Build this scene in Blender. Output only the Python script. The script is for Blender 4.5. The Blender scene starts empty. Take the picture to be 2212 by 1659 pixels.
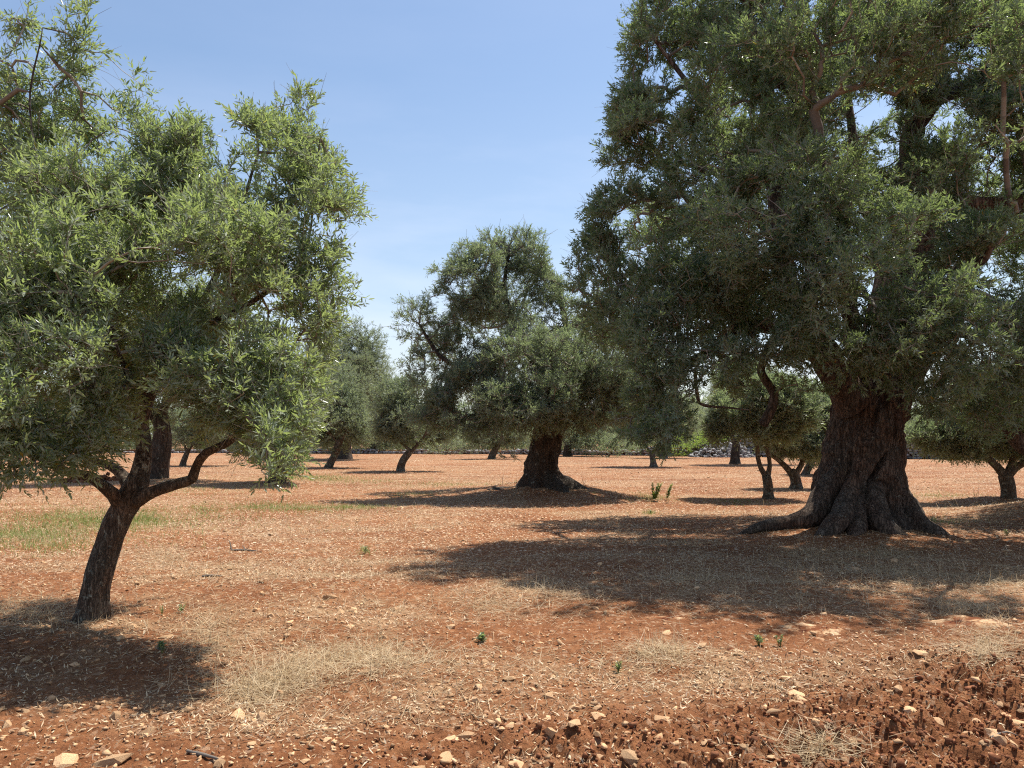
import bpy, bmesh, math, random
import numpy as np
from mathutils import Vector
R = math.radians
scene = bpy.context.scene
COL = scene.collection

# ------------------------------------------------------------------ camera
EYE, FPX, CX, HY = 1.55, 1671.0, 1106.0, 942.0     # picture measured at 2212 px wide
cam = bpy.data.cameras.new('camera'); cam_o = bpy.data.objects.new('camera', cam); COL.objects.link(cam_o)
cam.sensor_width = 36; cam.lens = 36 * FPX / 2212.0; cam.shift_y = (HY - 829.5) / 2212.0
cam.clip_start = 0.05; cam.clip_end = 3000
cam_o.location = (0, 0, EYE); cam_o.rotation_euler = (R(90), 0, 0)
scene.camera = cam_o

# ------------------------------------------------------------------ sun, sky, exposure
SUN = Vector((0.33, 0.34, 1.0)).normalized()
sun = bpy.data.lights.new('sun', 'SUN'); sun.energy = 5.0; sun.angle = R(0.55); sun.color = (1.0, 0.95, 0.87)
so = bpy.data.objects.new('sun', sun); COL.objects.link(so)
so.rotation_euler = SUN.to_track_quat('Z', 'Y').to_euler(); so.location = (10, 10, 40)
world = bpy.data.worlds.new('World'); scene.world = world; world.use_nodes = True
wn, wl = world.node_tree.nodes, world.node_tree.links
bg = wn['Background']; bg.inputs[1].default_value = 0.092
sky = wn.new('ShaderNodeTexSky'); sky.sky_type = 'NISHITA'; sky.sun_disc = False
sky.sun_elevation = math.asin(SUN.z); sky.sun_rotation = math.atan2(SUN.x, SUN.y)
sky.air_density = 1.25; sky.dust_density = 1.0; sky.ozone_density = 2.2; sky.altitude = 0
tc = wn.new('ShaderNodeTexCoord'); mp = wn.new('ShaderNodeMapping'); mp.inputs['Scale'].default_value = (1.6, 1.6, 7.0)
cn = wn.new('ShaderNodeTexNoise'); cn.inputs['Scale'].default_value = 1.6; cn.inputs['Detail'].default_value = 7; cn.inputs['Roughness'].default_value = .55
cr = wn.new('ShaderNodeValToRGB'); cr.color_ramp.elements[0].position = .38; cr.color_ramp.elements[1].position = .74
cr.color_ramp.elements[0].color = (0.18, .18, .18, 1); cr.color_ramp.elements[1].color = (.6, .6, .6, 1)
sx = wn.new('ShaderNodeSeparateXYZ'); mr = wn.new('ShaderNodeMapRange')
mr.inputs[1].default_value = 0.0; mr.inputs[2].default_value = 0.42; mr.inputs[3].default_value = 1.5; mr.inputs[4].default_value = 0.12
mm = wn.new('ShaderNodeMath'); mm.operation = 'MULTIPLY'; mm.use_clamp = True
mx = wn.new('ShaderNodeMix'); mx.data_type = 'RGBA'; mx.inputs[7].default_value = (7.6, 7.9, 9.2, 1)
tint = wn.new('ShaderNodeMix'); tint.data_type = 'RGBA'; tint.blend_type = 'MULTIPLY'; tint.inputs[0].default_value = 1; tint.inputs[7].default_value = (.98, 1.02, 1.06, 1)
wl.new(tc.outputs['Generated'], mp.inputs[0]); wl.new(mp.outputs[0], cn.inputs[0]); wl.new(cn.outputs[0], cr.inputs[0])
wl.new(tc.outputs['Generated'], sx.inputs[0]); wl.new(sx.outputs[2], mr.inputs[0])
wl.new(cr.outputs[0], mm.inputs[0]); wl.new(mr.outputs[0], mm.inputs[1]); wl.new(mm.outputs[0], mx.inputs[0])
wl.new(sky.outputs[0], tint.inputs[6]); wl.new(tint.outputs[2], mx.inputs[6]); wl.new(mx.outputs[2], bg.inputs[0])
vs = scene.view_settings; vs.view_transform = 'Standard'; vs.look = 'None'; vs.gamma = 1; vs.exposure = 0.62; vs.use_curve_mapping = False
cy = scene.cycles
cy.max_bounces = 7; cy.diffuse_bounces = 4; cy.glossy_bounces = 2; cy.transmission_bounces = 4; cy.transparent_max_bounces = 4
cy.filter_width = 1.15; cy.use_denoising = False
try:
    cy.denoiser = 'OPENIMAGEDENOISE'; cy.denoising_input_passes = 'RGB_ALBEDO_NORMAL'; cy.denoising_prefilter = 'ACCURATE'
except Exception:
    pass

# ------------------------------------------------------------------ numeric helpers
def P(x, y, d):
    return np.array([(x - CX) / FPX * d, d, EYE + (HY - y) / FPX * d])
def hsh(i, j, k, seed):
    with np.errstate(over='ignore'):
        h = (i.astype(np.int64) * 374761393 + j.astype(np.int64) * 668265263 + k.astype(np.int64) * 2147483647 + seed * 974711) & 0xFFFFFFFF
        h = ((h ^ (h >> 13)) * 1274126177) & 0xFFFFFFFF
        h = ((h ^ (h >> 16)) * 2246822519) & 0xFFFFFFFF
    return ((h ^ (h >> 15)) & 0xFFFFFF) / float(0xFFFFFF)
def noise3(Q, seed=0):
    Q = np.asarray(Q, float); F = np.floor(Q).astype(np.int64); t = Q - F; t = t * t * (3 - 2 * t)
    out = 0
    for a in (0, 1):
        wa = t[:, 0] if a else 1 - t[:, 0]
        for b in (0, 1):
            wb = t[:, 1] if b else 1 - t[:, 1]
            for c in (0, 1):
                wc = t[:, 2] if c else 1 - t[:, 2]
                out = out + wa * wb * wc * hsh(F[:, 0] + a, F[:, 1] + b, F[:, 2] + c, seed)
    return out * 2 - 1
def noise2(x, y, s, seed=0):
    return noise3(np.stack([x / s, y / s, np.full_like(x, seed * 7.31)], 1), seed)
def sst(a, b, x):
    t = np.clip((x - a) / (b - a), 0, 1); return t * t * (3 - 2 * t)
def nrm(v):
    return v / np.maximum(np.linalg.norm(v, axis=-1, keepdims=True), 1e-9)

# mounds under the old trees: x, y, height, sigma
T2B = P(1862, 1150, 12.5); T3B = P(1174, 1050, 20)
MOUNDS = [(T2B[0], 12.9, .20, 2.0), (T3B[0], 20.4, .36, 1.7), (10.9, 14.2, .50, 1.7), (-3.6, 6.3, .05, 1.1), (-7.6, 25, .12, 1.6),
          (P(2180, 1085, 18)[0], 18.4, .12, 1.0), (4.0, 6.0, .07, .55), (-12.0, 26.6, .1, 2)]
def plough(x, y):
    m = sst(.2, 2.4, x - (y - 4.4) * 1.5 + noise2(x, y, .8, 5) * .5) * (1 - sst(4.7, 5.4, y - x * .12 + noise2(x, y, .6, 6) * .35))
    m2 = .8 * (1 - sst(3.95, 4.5, y + noise2(x, y, .7, 8) * .3)) * sst(-1.2, 0.4, x)
    return np.clip(np.maximum(m, m2), 0, 1)
def litter_mask(x, y):
    n = noise2(x, y, 1.7, 11) * .35 + noise2(x, y, .5, 12) * .3 + noise3(np.stack([(x + y * .25) / 3.2, (y - x * .12) / .55, x * 0 + 3.3], 1), 13) * .55
    m = sst(-.18, .42, n + .10 * sst(6, 10, y))
    return m * (1 - .55 * plough(x, y))
def ground_h(x, y, fine=True):
    x = np.asarray(x, float); y = np.asarray(y, float)
    h = noise2(x, y, 6.0, 1) * .035 + noise2(x, y, 1.3, 2) * .022 - 0.01
    for mxx, my, mh, ms in MOUNDS:
        r2 = ((x - mxx) ** 2 + (y - my) ** 2) / ms ** 2
        h = h + mh * np.exp(-r2)
    h = h + .012 * np.sin((y * .9 + x * .35) * 5.0 + noise2(x, y, 1.5, 3) * 2) * (1 - sst(9, 14, y))
    if fine:
        pl = plough(x, y)
        b = np.abs(noise2(x, y, .23, 21)); b2 = np.abs(noise2(x, y, .105, 22)); b3 = np.abs(noise2(x, y, .05, 23)); b4 = np.abs(noise2(x, y, .026, 24))
        lump = (.5 - b) * .10 + (.45 - b2) * .085 + (.4 - b3) * .045 + (.4 - b4) * .02
        h = h + pl * (lump + .01) + (1 - pl) * ((.4 - b3) * .011 + (.4 - b4) * .008 + (.4 - b2) * .014)
    return h

# ------------------------------------------------------------------ mesh helpers
def mk(name, V, faces, mat, parent=None, attrs=None, smooth=False, loc=None):
    """faces: list of int arrays (n,3) or (n,4)"""
    me = bpy.data.meshes.new(name)
    V = np.asarray(V, np.float32)
    if loc is not None: V = V - np.asarray(loc, np.float32)
    me.vertices.add(len(V)); me.vertices.foreach_set('co', V.ravel())
    faces = [np.asarray(f, np.int32) for f in faces if len(f)]
    L = np.concatenate([f.ravel() for f in faces]); sizes = np.concatenate([np.full(len(f), f.shape[1], np.int32) for f in faces])
    starts = np.concatenate([[0], np.cumsum(sizes)[:-1]]).astype(np.int32)
    me.loops.add(len(L)); me.loops.foreach_set('vertex_index', L)
    me.polygons.add(len(sizes)); me.polygons.foreach_set('loop_start', starts)
    if smooth: me.polygons.foreach_set('use_smooth', np.ones(len(sizes), bool))
    me.update(calc_edges=True)
    for k, a in (attrs or {}).items():
        at = me.attributes.new(k, 'FLOAT', 'POINT'); at.data.foreach_set('value', np.asarray(a, np.float32))
    me.materials.append(mat)
    o = bpy.data.objects.new(name, me); COL.objects.link(o)
    if parent is not None: o.parent = parent
    elif loc is not None: o.location = loc
    return o
def tag(o, label=None, cat=None, group=None, kind=None):
    if label: o['label'] = label
    if cat: o['category'] = cat
    if group: o['group'] = group
    if kind: o['kind'] = kind
    return o
def thing(name, loc, label, cat, group=None):
    o = bpy.data.objects.new(name, None); COL.objects.link(o); o.location = loc; o.empty_display_size = .2
    return tag(o, label, cat, group)

# ------------------------------------------------------------------ materials
def new_mat(name):
    m = bpy.data.materials.new(name); m.use_nodes = True
    return m, m.node_tree.nodes, m.node_tree.links, m.node_tree.nodes['Principled BSDF']
def ramp(n, stops):
    r = n.new('ShaderNodeValToRGB'); e = r.color_ramp.elements
    while len(e) < len(stops): e.new(.5)
    for i, (p, c) in enumerate(stops): e[i].position = p; e[i].color = (*c, 1)
    return r
def leaf_mat(name, cols, under, trans=.3, rough=.42, tcol=(.32, .42, .06)):
    m, n, l, b = new_mat(name)
    a = n.new('ShaderNodeAttribute'); a.attribute_name = 'tint'
    r = ramp(n, cols); l.new(a.outputs['Fac'], r.inputs[0])
    g = n.new('ShaderNodeNewGeometry')
    mix = n.new('ShaderNodeMix'); mix.data_type = 'RGBA'; mix.inputs[7].default_value = (*under, 1)
    l.new(g.outputs['Backfacing'], mix.inputs[0]); l.new(r.outputs[0], mix.inputs[6]); l.new(mix.outputs[2], b.inputs['Base Color'])
    rr = n.new('ShaderNodeMapRange'); rr.inputs[3].default_value = rough; rr.inputs[4].default_value = .75
    l.new(g.outputs['Backfacing'], rr.inputs[0]); l.new(rr.outputs[0], b.inputs['Roughness'])
    b.inputs['Specular IOR Level'].default_value = .5
    t = n.new('ShaderNodeBsdfTranslucent'); ms = n.new('ShaderNodeMixShader'); ms.inputs[0].default_value = trans
    tm = n.new('ShaderNodeMix'); tm.data_type = 'RGBA'; tm.blend_type = 'MIX'; tm.inputs[0].default_value = .6
    l.new(r.outputs[0], tm.inputs[6]); tm.inputs[7].default_value = (*tcol, 1); l.new(tm.outputs[2], t.inputs[0])
    l.new(b.outputs[0], ms.inputs[1]); l.new(t.outputs[0], ms.inputs[2]); l.new(ms.outputs[0], n['Material Output'].inputs[0])
    return m
YEL = (.35, .22, .03)
M_leaf_near = leaf_mat('olive_leaf_young', [(0, (0.058, 0.095, 0.060)), (.35, (0.110, 0.155, 0.084)), (.7, (0.176, 0.233, 0.115)), (.955, (0.234, 0.297, 0.118)), (.985, YEL)], (.30, .34, .25), .47, .30, (.50, .62, .15))
M_leaf_old = leaf_mat('olive_leaf_old', [(0, (0.048, 0.080, 0.054)), (.4, (0.079, 0.127, 0.071)), (.75, (0.124, 0.180, 0.095)), (.955, (0.218, 0.269, 0.136)), (.98, YEL)], (.24, .28, .21), .44, .34, (.40, .52, .13))
M_leaf_mid = leaf_mat('olive_leaf_mid', [(0, (0.068, 0.104, 0.076)), (.4, (0.115, 0.163, 0.105)), (.8, (0.169, 0.227, 0.143)), (.98, (0.254, 0.309, 0.192)), (1, YEL)], (.25, .29, .22), .44, .42, (.42, .52, .18))
M_leaf_far = leaf_mat('olive_leaf_far', [(0, (0.074, 0.103, 0.067)), (.5, (0.128, 0.161, 0.097)), (1, (0.200, 0.232, 0.149))], (.22, .25, .19), .42, .55, (.42, .50, .2))
M_leaf_bright = leaf_mat('shrub_leaf', [(0, (.08, .14, .03)), (.5, (.15, .25, .05)), (1, (.28, .38, .08))], (.2, .28, .1), .5, .5, (.5, .65, .08))
def ribbon_mat(name, stops, rough=.7, trans=.15):
    m, n, l, b = new_mat(name)
    a = n.new('ShaderNodeAttribute'); a.attribute_name = 'tint'; r = ramp(n, stops); l.new(a.outputs['Fac'], r.inputs[0])
    l.new(r.outputs[0], b.inputs['Base Color']); b.inputs['Roughness'].default_value = rough; b.inputs['Specular IOR Level'].default_value = .3
    t = n.new('ShaderNodeBsdfTranslucent'); ms = n.new('ShaderNodeMixShader'); ms.inputs[0].default_value = trans
    l.new(r.outputs[0], t.inputs[0]); l.new(b.outputs[0], ms.inputs[1]); l.new(t.outputs[0], ms.inputs[2]); l.new(ms.outputs[0], n['Material Output'].inputs[0])
    return m
M_litter = ribbon_mat('dead_leaf', [(0, (.16, .09, .05)), (.3, (.38, .23, .12)), (.65, (.60, .43, .24)), (1, (.78, .64, .43))], .5, .2)
M_straw = ribbon_mat('straw', [(0, (.34, .24, .13)), (.5, (.56, .42, .24)), (1, (.74, .60, .40))], .6, .35)
M_green = ribbon_mat('grass_green', [(0, (.11, .17, .03)), (.5, (.2, .28, .06)), (.85, (.34, .38, .12)), (1, (.45, .4, .2))], .6, .35)
M_twig = ribbon_mat('twig_bark', [(0, (.085, .068, .055)), (.6, (.19, .16, .13)), (1, (.36, .315, .25))], .8, 0.0)

def bark_mat(name, dark, mid, light, lichen=.0, scale=1.0, disp=.03, lcol=(.30, .29, .23)):
    m, n, l, b = new_mat(name)
    tc = n.new('ShaderNodeTexCoord'); mp = n.new('ShaderNodeMapping'); mp.inputs['Scale'].default_value = (1, 1, .16)
    l.new(tc.outputs['Object'], mp.inputs[0])
    no = n.new('ShaderNodeTexNoise'); no.inputs['Scale'].default_value = 16 * scale; no.inputs['Detail'].default_value = 9; no.inputs['Roughness'].default_value = .65; no.inputs['Distortion'].default_value = .8
    vo = n.new('ShaderNodeTexVoronoi'); vo.feature = 'DISTANCE_TO_EDGE'; vo.inputs['Scale'].default_value = 34 * scale; vo.inputs['Randomness'].default_value = 1
    wv = n.new('ShaderNodeTexNoise'); wv.inputs['Scale'].default_value = 3.2 * scale; wv.inputs['Detail'].default_value = 4
    wp = n.new('ShaderNodeMix'); wp.data_type = 'VECTOR'; wp.inputs[0].default_value = .10; l.new(mp.outputs[0], no.inputs[0]); l.new(mp.outputs[0], wp.inputs[4]); l.new(no.outputs['Color'], wp.inputs[5]); l.new(wp.outputs[1], vo.inputs[0]); l.new(tc.outputs['Object'], wv.inputs[0])
    r = ramp(n, [(.3, dark), (.52, mid), (.74, light)]); l.new(no.outputs[0], r.inputs[0])
    cr = ramp(n, [(0, (.35, .35, .35)), (.12, (1, 1, 1))]); l.new(vo.outputs[0], cr.inputs[0])
    mu = n.new('ShaderNodeMix'); mu.data_type = 'RGBA'; mu.blend_type = 'MULTIPLY'; mu.inputs[0].default_value = .45
    l.new(r.outputs[0], mu.inputs[6]); l.new(cr.outputs[0], mu.inputs[7])
    big = ramp(n, [(.38, (1.1, .95, .86)), (.6, (.95, 1.0, 1.0))]); l.new(wv.outputs[0], big.inputs[0])
    mu2 = n.new('ShaderNodeMix'); mu2.data_type = 'RGBA'; mu2.blend_type = 'MULTIPLY'; mu2.inputs[0].default_value = 1
    l.new(mu.outputs[2], mu2.inputs[6]); l.new(big.outputs[0], mu2.inputs[7])
    ln = n.new('ShaderNodeTexNoise'); ln.inputs['Scale'].default_value = 11; ln.inputs['Detail'].default_value = 6; ln.inputs['Roughness'].default_value = .7
    l.new(tc.outputs['Object'], ln.inputs[0]); lr = ramp(n, [(.60 - lichen, (0, 0, 0)), (.66 - lichen, (1, 1, 1))]); l.new(ln.outputs[0], lr.inputs[0])
    lm = n.new('ShaderNodeMix'); lm.data_type = 'RGBA'; lm.inputs[7].default_value = (*lcol, 1)
    l.new(lr.outputs[0], lm.inputs[0]); l.new(mu2.outputs[2], lm.inputs[6]); l.new(lm.outputs[2], b.inputs['Base Color'])
    b.inputs['Roughness'].default_value = .9; b.inputs['Specular IOR Level'].default_value = .2
    ad = n.new('ShaderNodeMath'); ad.operation = 'MULTIPLY'; l.new(no.outputs[0], ad.inputs[0]); l.new(cr.outputs[0], ad.inputs[1])
    bp = n.new('ShaderNodeBump'); bp.inputs['Strength'].default_value = 1.0; bp.inputs['Distance'].default_value = disp
    l.new(ad.outputs[0], bp.inputs['Height']); l.new(bp.outputs[0], b.inputs['Normal'])
    return m
M_bark_near = bark_mat('bark_young', (.05, .036, .026), (.13, .10, .075), (.26, .22, .17), .03, 1.3, .03)
M_bark_big = bark_mat('bark_ancient', (.045, .032, .025), (.13, .095, .073), (.24, .19, .15), -.02, .75, .05)
M_bark_mid = bark_mat('bark_old', (.035, .026, .02), (.09, .066, .05), (.18, .14, .11), 0, .8, .05)
M_bark_far = bark_mat('bark_slim', (.06, .045, .035), (.15, .12, .09), (.28, .235, .19), .05, 1.2, .03)

def ground_mat():
    m, n, l, b = new_mat('red_earth')
    tc = n.new('ShaderNodeTexCoord'); ob = tc.outputs['Object']
    def noise(sc, det=5, ro=.6, dist=0):
        t = n.new('ShaderNodeTexNoise'); t.inputs['Scale'].default_value = sc; t.inputs['Detail'].default_value = det; t.inputs['Roughness'].default_value = ro; t.inputs['Distortion'].default_value = dist
        l.new(ob, t.inputs[0]); return t
    def mixc(f, a, c, mode='MIX'):
        x = n.new('ShaderNodeMix'); x.data_type = 'RGBA'; x.blend_type = mode
        if hasattr(f, 'node'): l.new(f, x.inputs[0])
        else: x.inputs[0].default_value = f
        for s, v in ((6, a), (7, c)):
            if hasattr(v, 'node'): l.new(v, x.inputs[s])
            else: x.inputs[s].default_value = (*v, 1)
        return x.outputs[2]
    n1 = noise(.28, 7, .62, .5); n2 = noise(9, 8, .7); n3 = noise(60, 5, .7)
    soil = ramp(n, [(.3, (.145, .056, .024)), (.5, (.255, .105, .045)), (.72, (.39, .185, .085))]); l.new(n2.outputs[0], soil.inputs[0])
    fine = ramp(n, [(.3, (.72, .72, .72)), (.7, (1.22, 1.2, 1.18))]); l.new(n3.outputs[0], fine.inputs[0])
    c = mixc(1.0, soil.outputs[0], fine.outputs[0], 'MULTIPLY')
    big = ramp(n, [(.35, (.80, .74, .70)), (.65, (1.16, 1.18, 1.16))]); l.new(n1.outputs[0], big.inputs[0]); c = mixc(1.0, c, big.outputs[0], 'MULTIPLY')
    la = n.new('ShaderNodeAttribute'); la.attribute_name = 'litter'
    # straw dust colour where plant litter has broken down
    dn = noise(2.6, 8, .75); dr = ramp(n, [(.40, (0, 0, 0)), (.62, (1, 1, 1))]); l.new(dn.outputs[0], dr.inputs[0])
    dm = n.new('ShaderNodeMath'); dm.operation = 'MULTIPLY'; l.new(dr.outputs[0], dm.inputs[0]); l.new(la.outputs['Fac'], dm.inputs[1])
    d2 = n.new('ShaderNodeMath'); d2.operation = 'MULTIPLY'; l.new(dm.outputs[0], d2.inputs[0]); d2.inputs[1].default_value = .8
    c = mixc(d2.outputs[0], c, (.40, .26, .145))
    # chips of stone and leaf in the surface, two sizes
    for sc, dens, col1, col2 in ((19, .42, (.55, .33, .18), (.74, .56, .38)), (42, .36, (.50, .33, .2), (.72, .58, .43))):
        v = n.new('ShaderNodeTexVoronoi'); v.inputs['Scale'].default_value = sc; v.inputs['Randomness'].default_value = 1
        mpp = n.new('ShaderNodeMapping'); mpp.inputs['Rotation'].default_value = (0, 0, sc); mpp.inputs['Scale'].default_value = (1, .75, 1); l.new(ob, mpp.inputs[0])
        ds = noise(sc * .8, 2, .5); av = n.new('ShaderNodeMix'); av.data_type = 'VECTOR'; av.inputs[0].default_value = .06
        l.new(mpp.outputs[0], av.inputs[4]); l.new(ds.outputs['Color'], av.inputs[5]); l.new(av.outputs[1], v.inputs[0])
        sp = n.new('ShaderNodeSeparateColor'); l.new(v.outputs['Color'], sp.inputs[0])
        on = n.new('ShaderNodeMath'); on.operation = 'LESS_THAN'; on.inputs[1].default_value = dens; l.new(sp.outputs[0], on.inputs[0])
        sz = n.new('ShaderNodeMapRange'); sz.inputs[3].default_value = .16; sz.inputs[4].default_value = .46; l.new(sp.outputs[1], sz.inputs[0])
        ed = n.new('ShaderNodeMath'); ed.operation = 'LESS_THAN'; l.new(v.outputs['Distance'], ed.inputs[0]); l.new(sz.outputs[0], ed.inputs[1])
        mk_ = n.new('ShaderNodeMath'); mk_.operation = 'MULTIPLY'; l.new(on.outputs[0], mk_.inputs[0]); l.new(ed.outputs[0], mk_.inputs[1])
        fl = n.new('ShaderNodeAttribute'); fl.attribute_name = 'chips'
        m3 = n.new('ShaderNodeMath'); m3.operation = 'MULTIPLY'; l.new(mk_.outputs[0], m3.inputs[0]); l.new(fl.outputs['Fac'], m3.inputs[1])
        c = mixc(m3.outputs[0], c, mixc(sp.outputs[2], col1, col2))
    l.new(c, b.inputs['Base Color'])
    b.inputs['Roughness'].default_value = .95; b.inputs['Specular IOR Level'].default_value = .12
    hb = noise(35, 10, .75); bp = n.new('ShaderNodeBump'); bp.inputs['Strength'].default_value = .9; bp.inputs['Distance'].default_value = .02
    l.new(hb.outputs[0], bp.inputs['Height'])
    hb2 = noise(7, 6, .7); bp2 = n.new('ShaderNodeBump'); bp2.inputs['Strength'].default_value = .8; bp2.inputs['Distance'].default_value = .07
    l.new(hb2.outputs[0], bp2.inputs['Height']); l.new(bp.outputs[0], bp2.inputs['Normal']); l.new(bp2.outputs[0], b.inputs['Normal'])
    return m
M_ground = ground_mat()
def stone_mat(name, a, c, d, rough=.9, sc=8):
    m, n, l, b = new_mat(name)
    tc = n.new('ShaderNodeTexCoord'); oi = n.new('ShaderNodeAttribute'); oi.attribute_name = 'tint'
    no = n.new('ShaderNodeTexNoise'); no.inputs['Scale'].default_value = sc; no.inputs['Detail'].default_value = 8; no.inputs['Roughness'].default_value = .65
    l.new(tc.outputs['Object'], no.inputs[0]); r = ramp(n, [(.32, a), (.52, c), (.72, d)]); l.new(no.outputs[0], r.inputs[0])
    mr = n.new('ShaderNodeMapRange'); mr.inputs[3].default_value = .55; mr.inputs[4].default_value = 1.22; l.new(oi.outputs['Fac'], mr.inputs[0])
    mu = n.new('ShaderNodeMix'); mu.data_type = 'RGBA'; mu.blend_type = 'MULTIPLY'; mu.inputs[0].default_value = 1
    l.new(r.outputs[0], mu.inputs[6]); l.new(mr.outputs[0], mu.inputs[7]); l.new(mu.outputs[2], b.inputs['Base Color'])
    bp = n.new('ShaderNodeBump'); bp.inputs['Strength'].default_value = .7; bp.inputs['Distance'].default_value = .01
    l.new(no.outputs[0], bp.inputs['Height']); l.new(bp.outputs[0], b.inputs['Normal'])
    b.inputs['Roughness'].default_value = rough; b.inputs['Specular IOR Level'].default_value = .2
    return m
M_stone = stone_mat('limestone_loose', (.36, .18, .085), (.62, .38, .20), (.76, .56, .35), .9, 22)
M_slab = stone_mat('limestone_slab', (.26, .12, .06), (.44, .27, .145), (.58, .42, .26), .95, 7)
def add_cracks(m, sc):
    n, l = m.node_tree.nodes, m.node_tree.links; b = n['Principled BSDF']; src = b.inputs['Base Color'].links[0].from_socket
    tc = n.new('ShaderNodeTexCoord'); v = n.new('ShaderNodeTexVoronoi'); v.feature = 'DISTANCE_TO_EDGE'; v.inputs['Scale'].default_value = sc
    no = n.new('ShaderNodeTexNoise'); no.inputs['Scale'].default_value = 14; no.inputs['Detail'].default_value = 6; mv = n.new('ShaderNodeMix'); mv.data_type = 'VECTOR'; mv.inputs[0].default_value = .12
    l.new(tc.outputs['Object'], no.inputs[0]); l.new(tc.outputs['Object'], mv.inputs[4]); l.new(no.outputs['Color'], mv.inputs[5]); l.new(mv.outputs[1], v.inputs[0])
    r = ramp(n, [(0, (.3, .16, .10)), (.05, (.8, .7, .62)), (.14, (1, 1, 1))]); l.new(v.outputs['Distance'], r.inputs[0])
    n2 = n.new('ShaderNodeTexNoise'); n2.inputs['Scale'].default_value = 5; n2.inputs['Detail'].default_value = 8; n2.inputs['Roughness'].default_value = .7; l.new(tc.outputs['Object'], n2.inputs[0])
    r2 = ramp(n, [(.46, (.42, .24, .15)), (.56, (1, 1, 1))]); l.new(n2.outputs[0], r2.inputs[0])
    for rr in (r, r2):
        x = n.new('ShaderNodeMix'); x.data_type = 'RGBA'; x.blend_type = 'MULTIPLY'; x.inputs[0].default_value = 1; l.new(src, x.inputs[6]); l.new(rr.outputs[0], x.inputs[7]); src = x.outputs[2]
    l.new(src, b.inputs['Base Color'])
add_cracks(M_slab, 5.5)
M_wallst = stone_mat('limestone_grey', (.17, .16, .155), (.30, .29, .28), (.46, .44, .42), .9, 3)
M_clod = stone_mat('soil_clod', (.15, .055, .027), (.25, .10, .047), (.35, .155, .078), 1.0, 25)

# ------------------------------------------------------------------ ground: one sheet
def build_ground():
    ys = [-300, -120, -50, -22, -10, -4, -1, .6, 1.6]
    y = 2.3
    while y < 95:
        ys.append(y); y *= 1.0052
    ys += [100, 110, 125, 150, 200, 300, 500, 900]
    ys = np.array(ys)
    u = np.linspace(-1, 1, 760)
    half = np.where(ys < 2.3, 3.6, 1.8 + .78 * ys); half = np.minimum(half, 80)
    ext = np.array([1.02, 1.08, 1.2, 1.5, 2.2, 4.0])
    xs = []
    for h in half:
        lim = np.linspace(0, 1, 7)[1:] ** 2
        out = h + (max(400, h * 2) - h) * lim
        xs.append(np.concatenate([-out[::-1], u * h, out]))
    X = np.array(xs); Y = np.repeat(ys[:, None], X.shape[1], 1)
    x, yy = X.ravel(), Y.ravel()
    h = ground_h(x, yy)
    far = sst(60, 90, np.hypot(x, yy)); h = h * (1 - far)
    V = np.stack([x, yy, h], 1)
    nr, nc = X.shape; i = np.arange(nr * nc).reshape(nr, nc)
    F = np.stack([i[:-1, :-1], i[:-1, 1:], i[1:, 1:], i[1:, :-1]], -1).reshape(-1, 4)
    lit = litter_mask(x, yy); lit = lit * (1 - .0 * far)
    chips = .25 + .75 * sst(6, 12, yy)
    o = mk('ground', V, [F], M_ground, attrs={'litter': lit, 'chips': chips}, smooth=True)
    tag(o, kind='structure', label='red stony earth floor of the olive grove')
build_ground()

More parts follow.
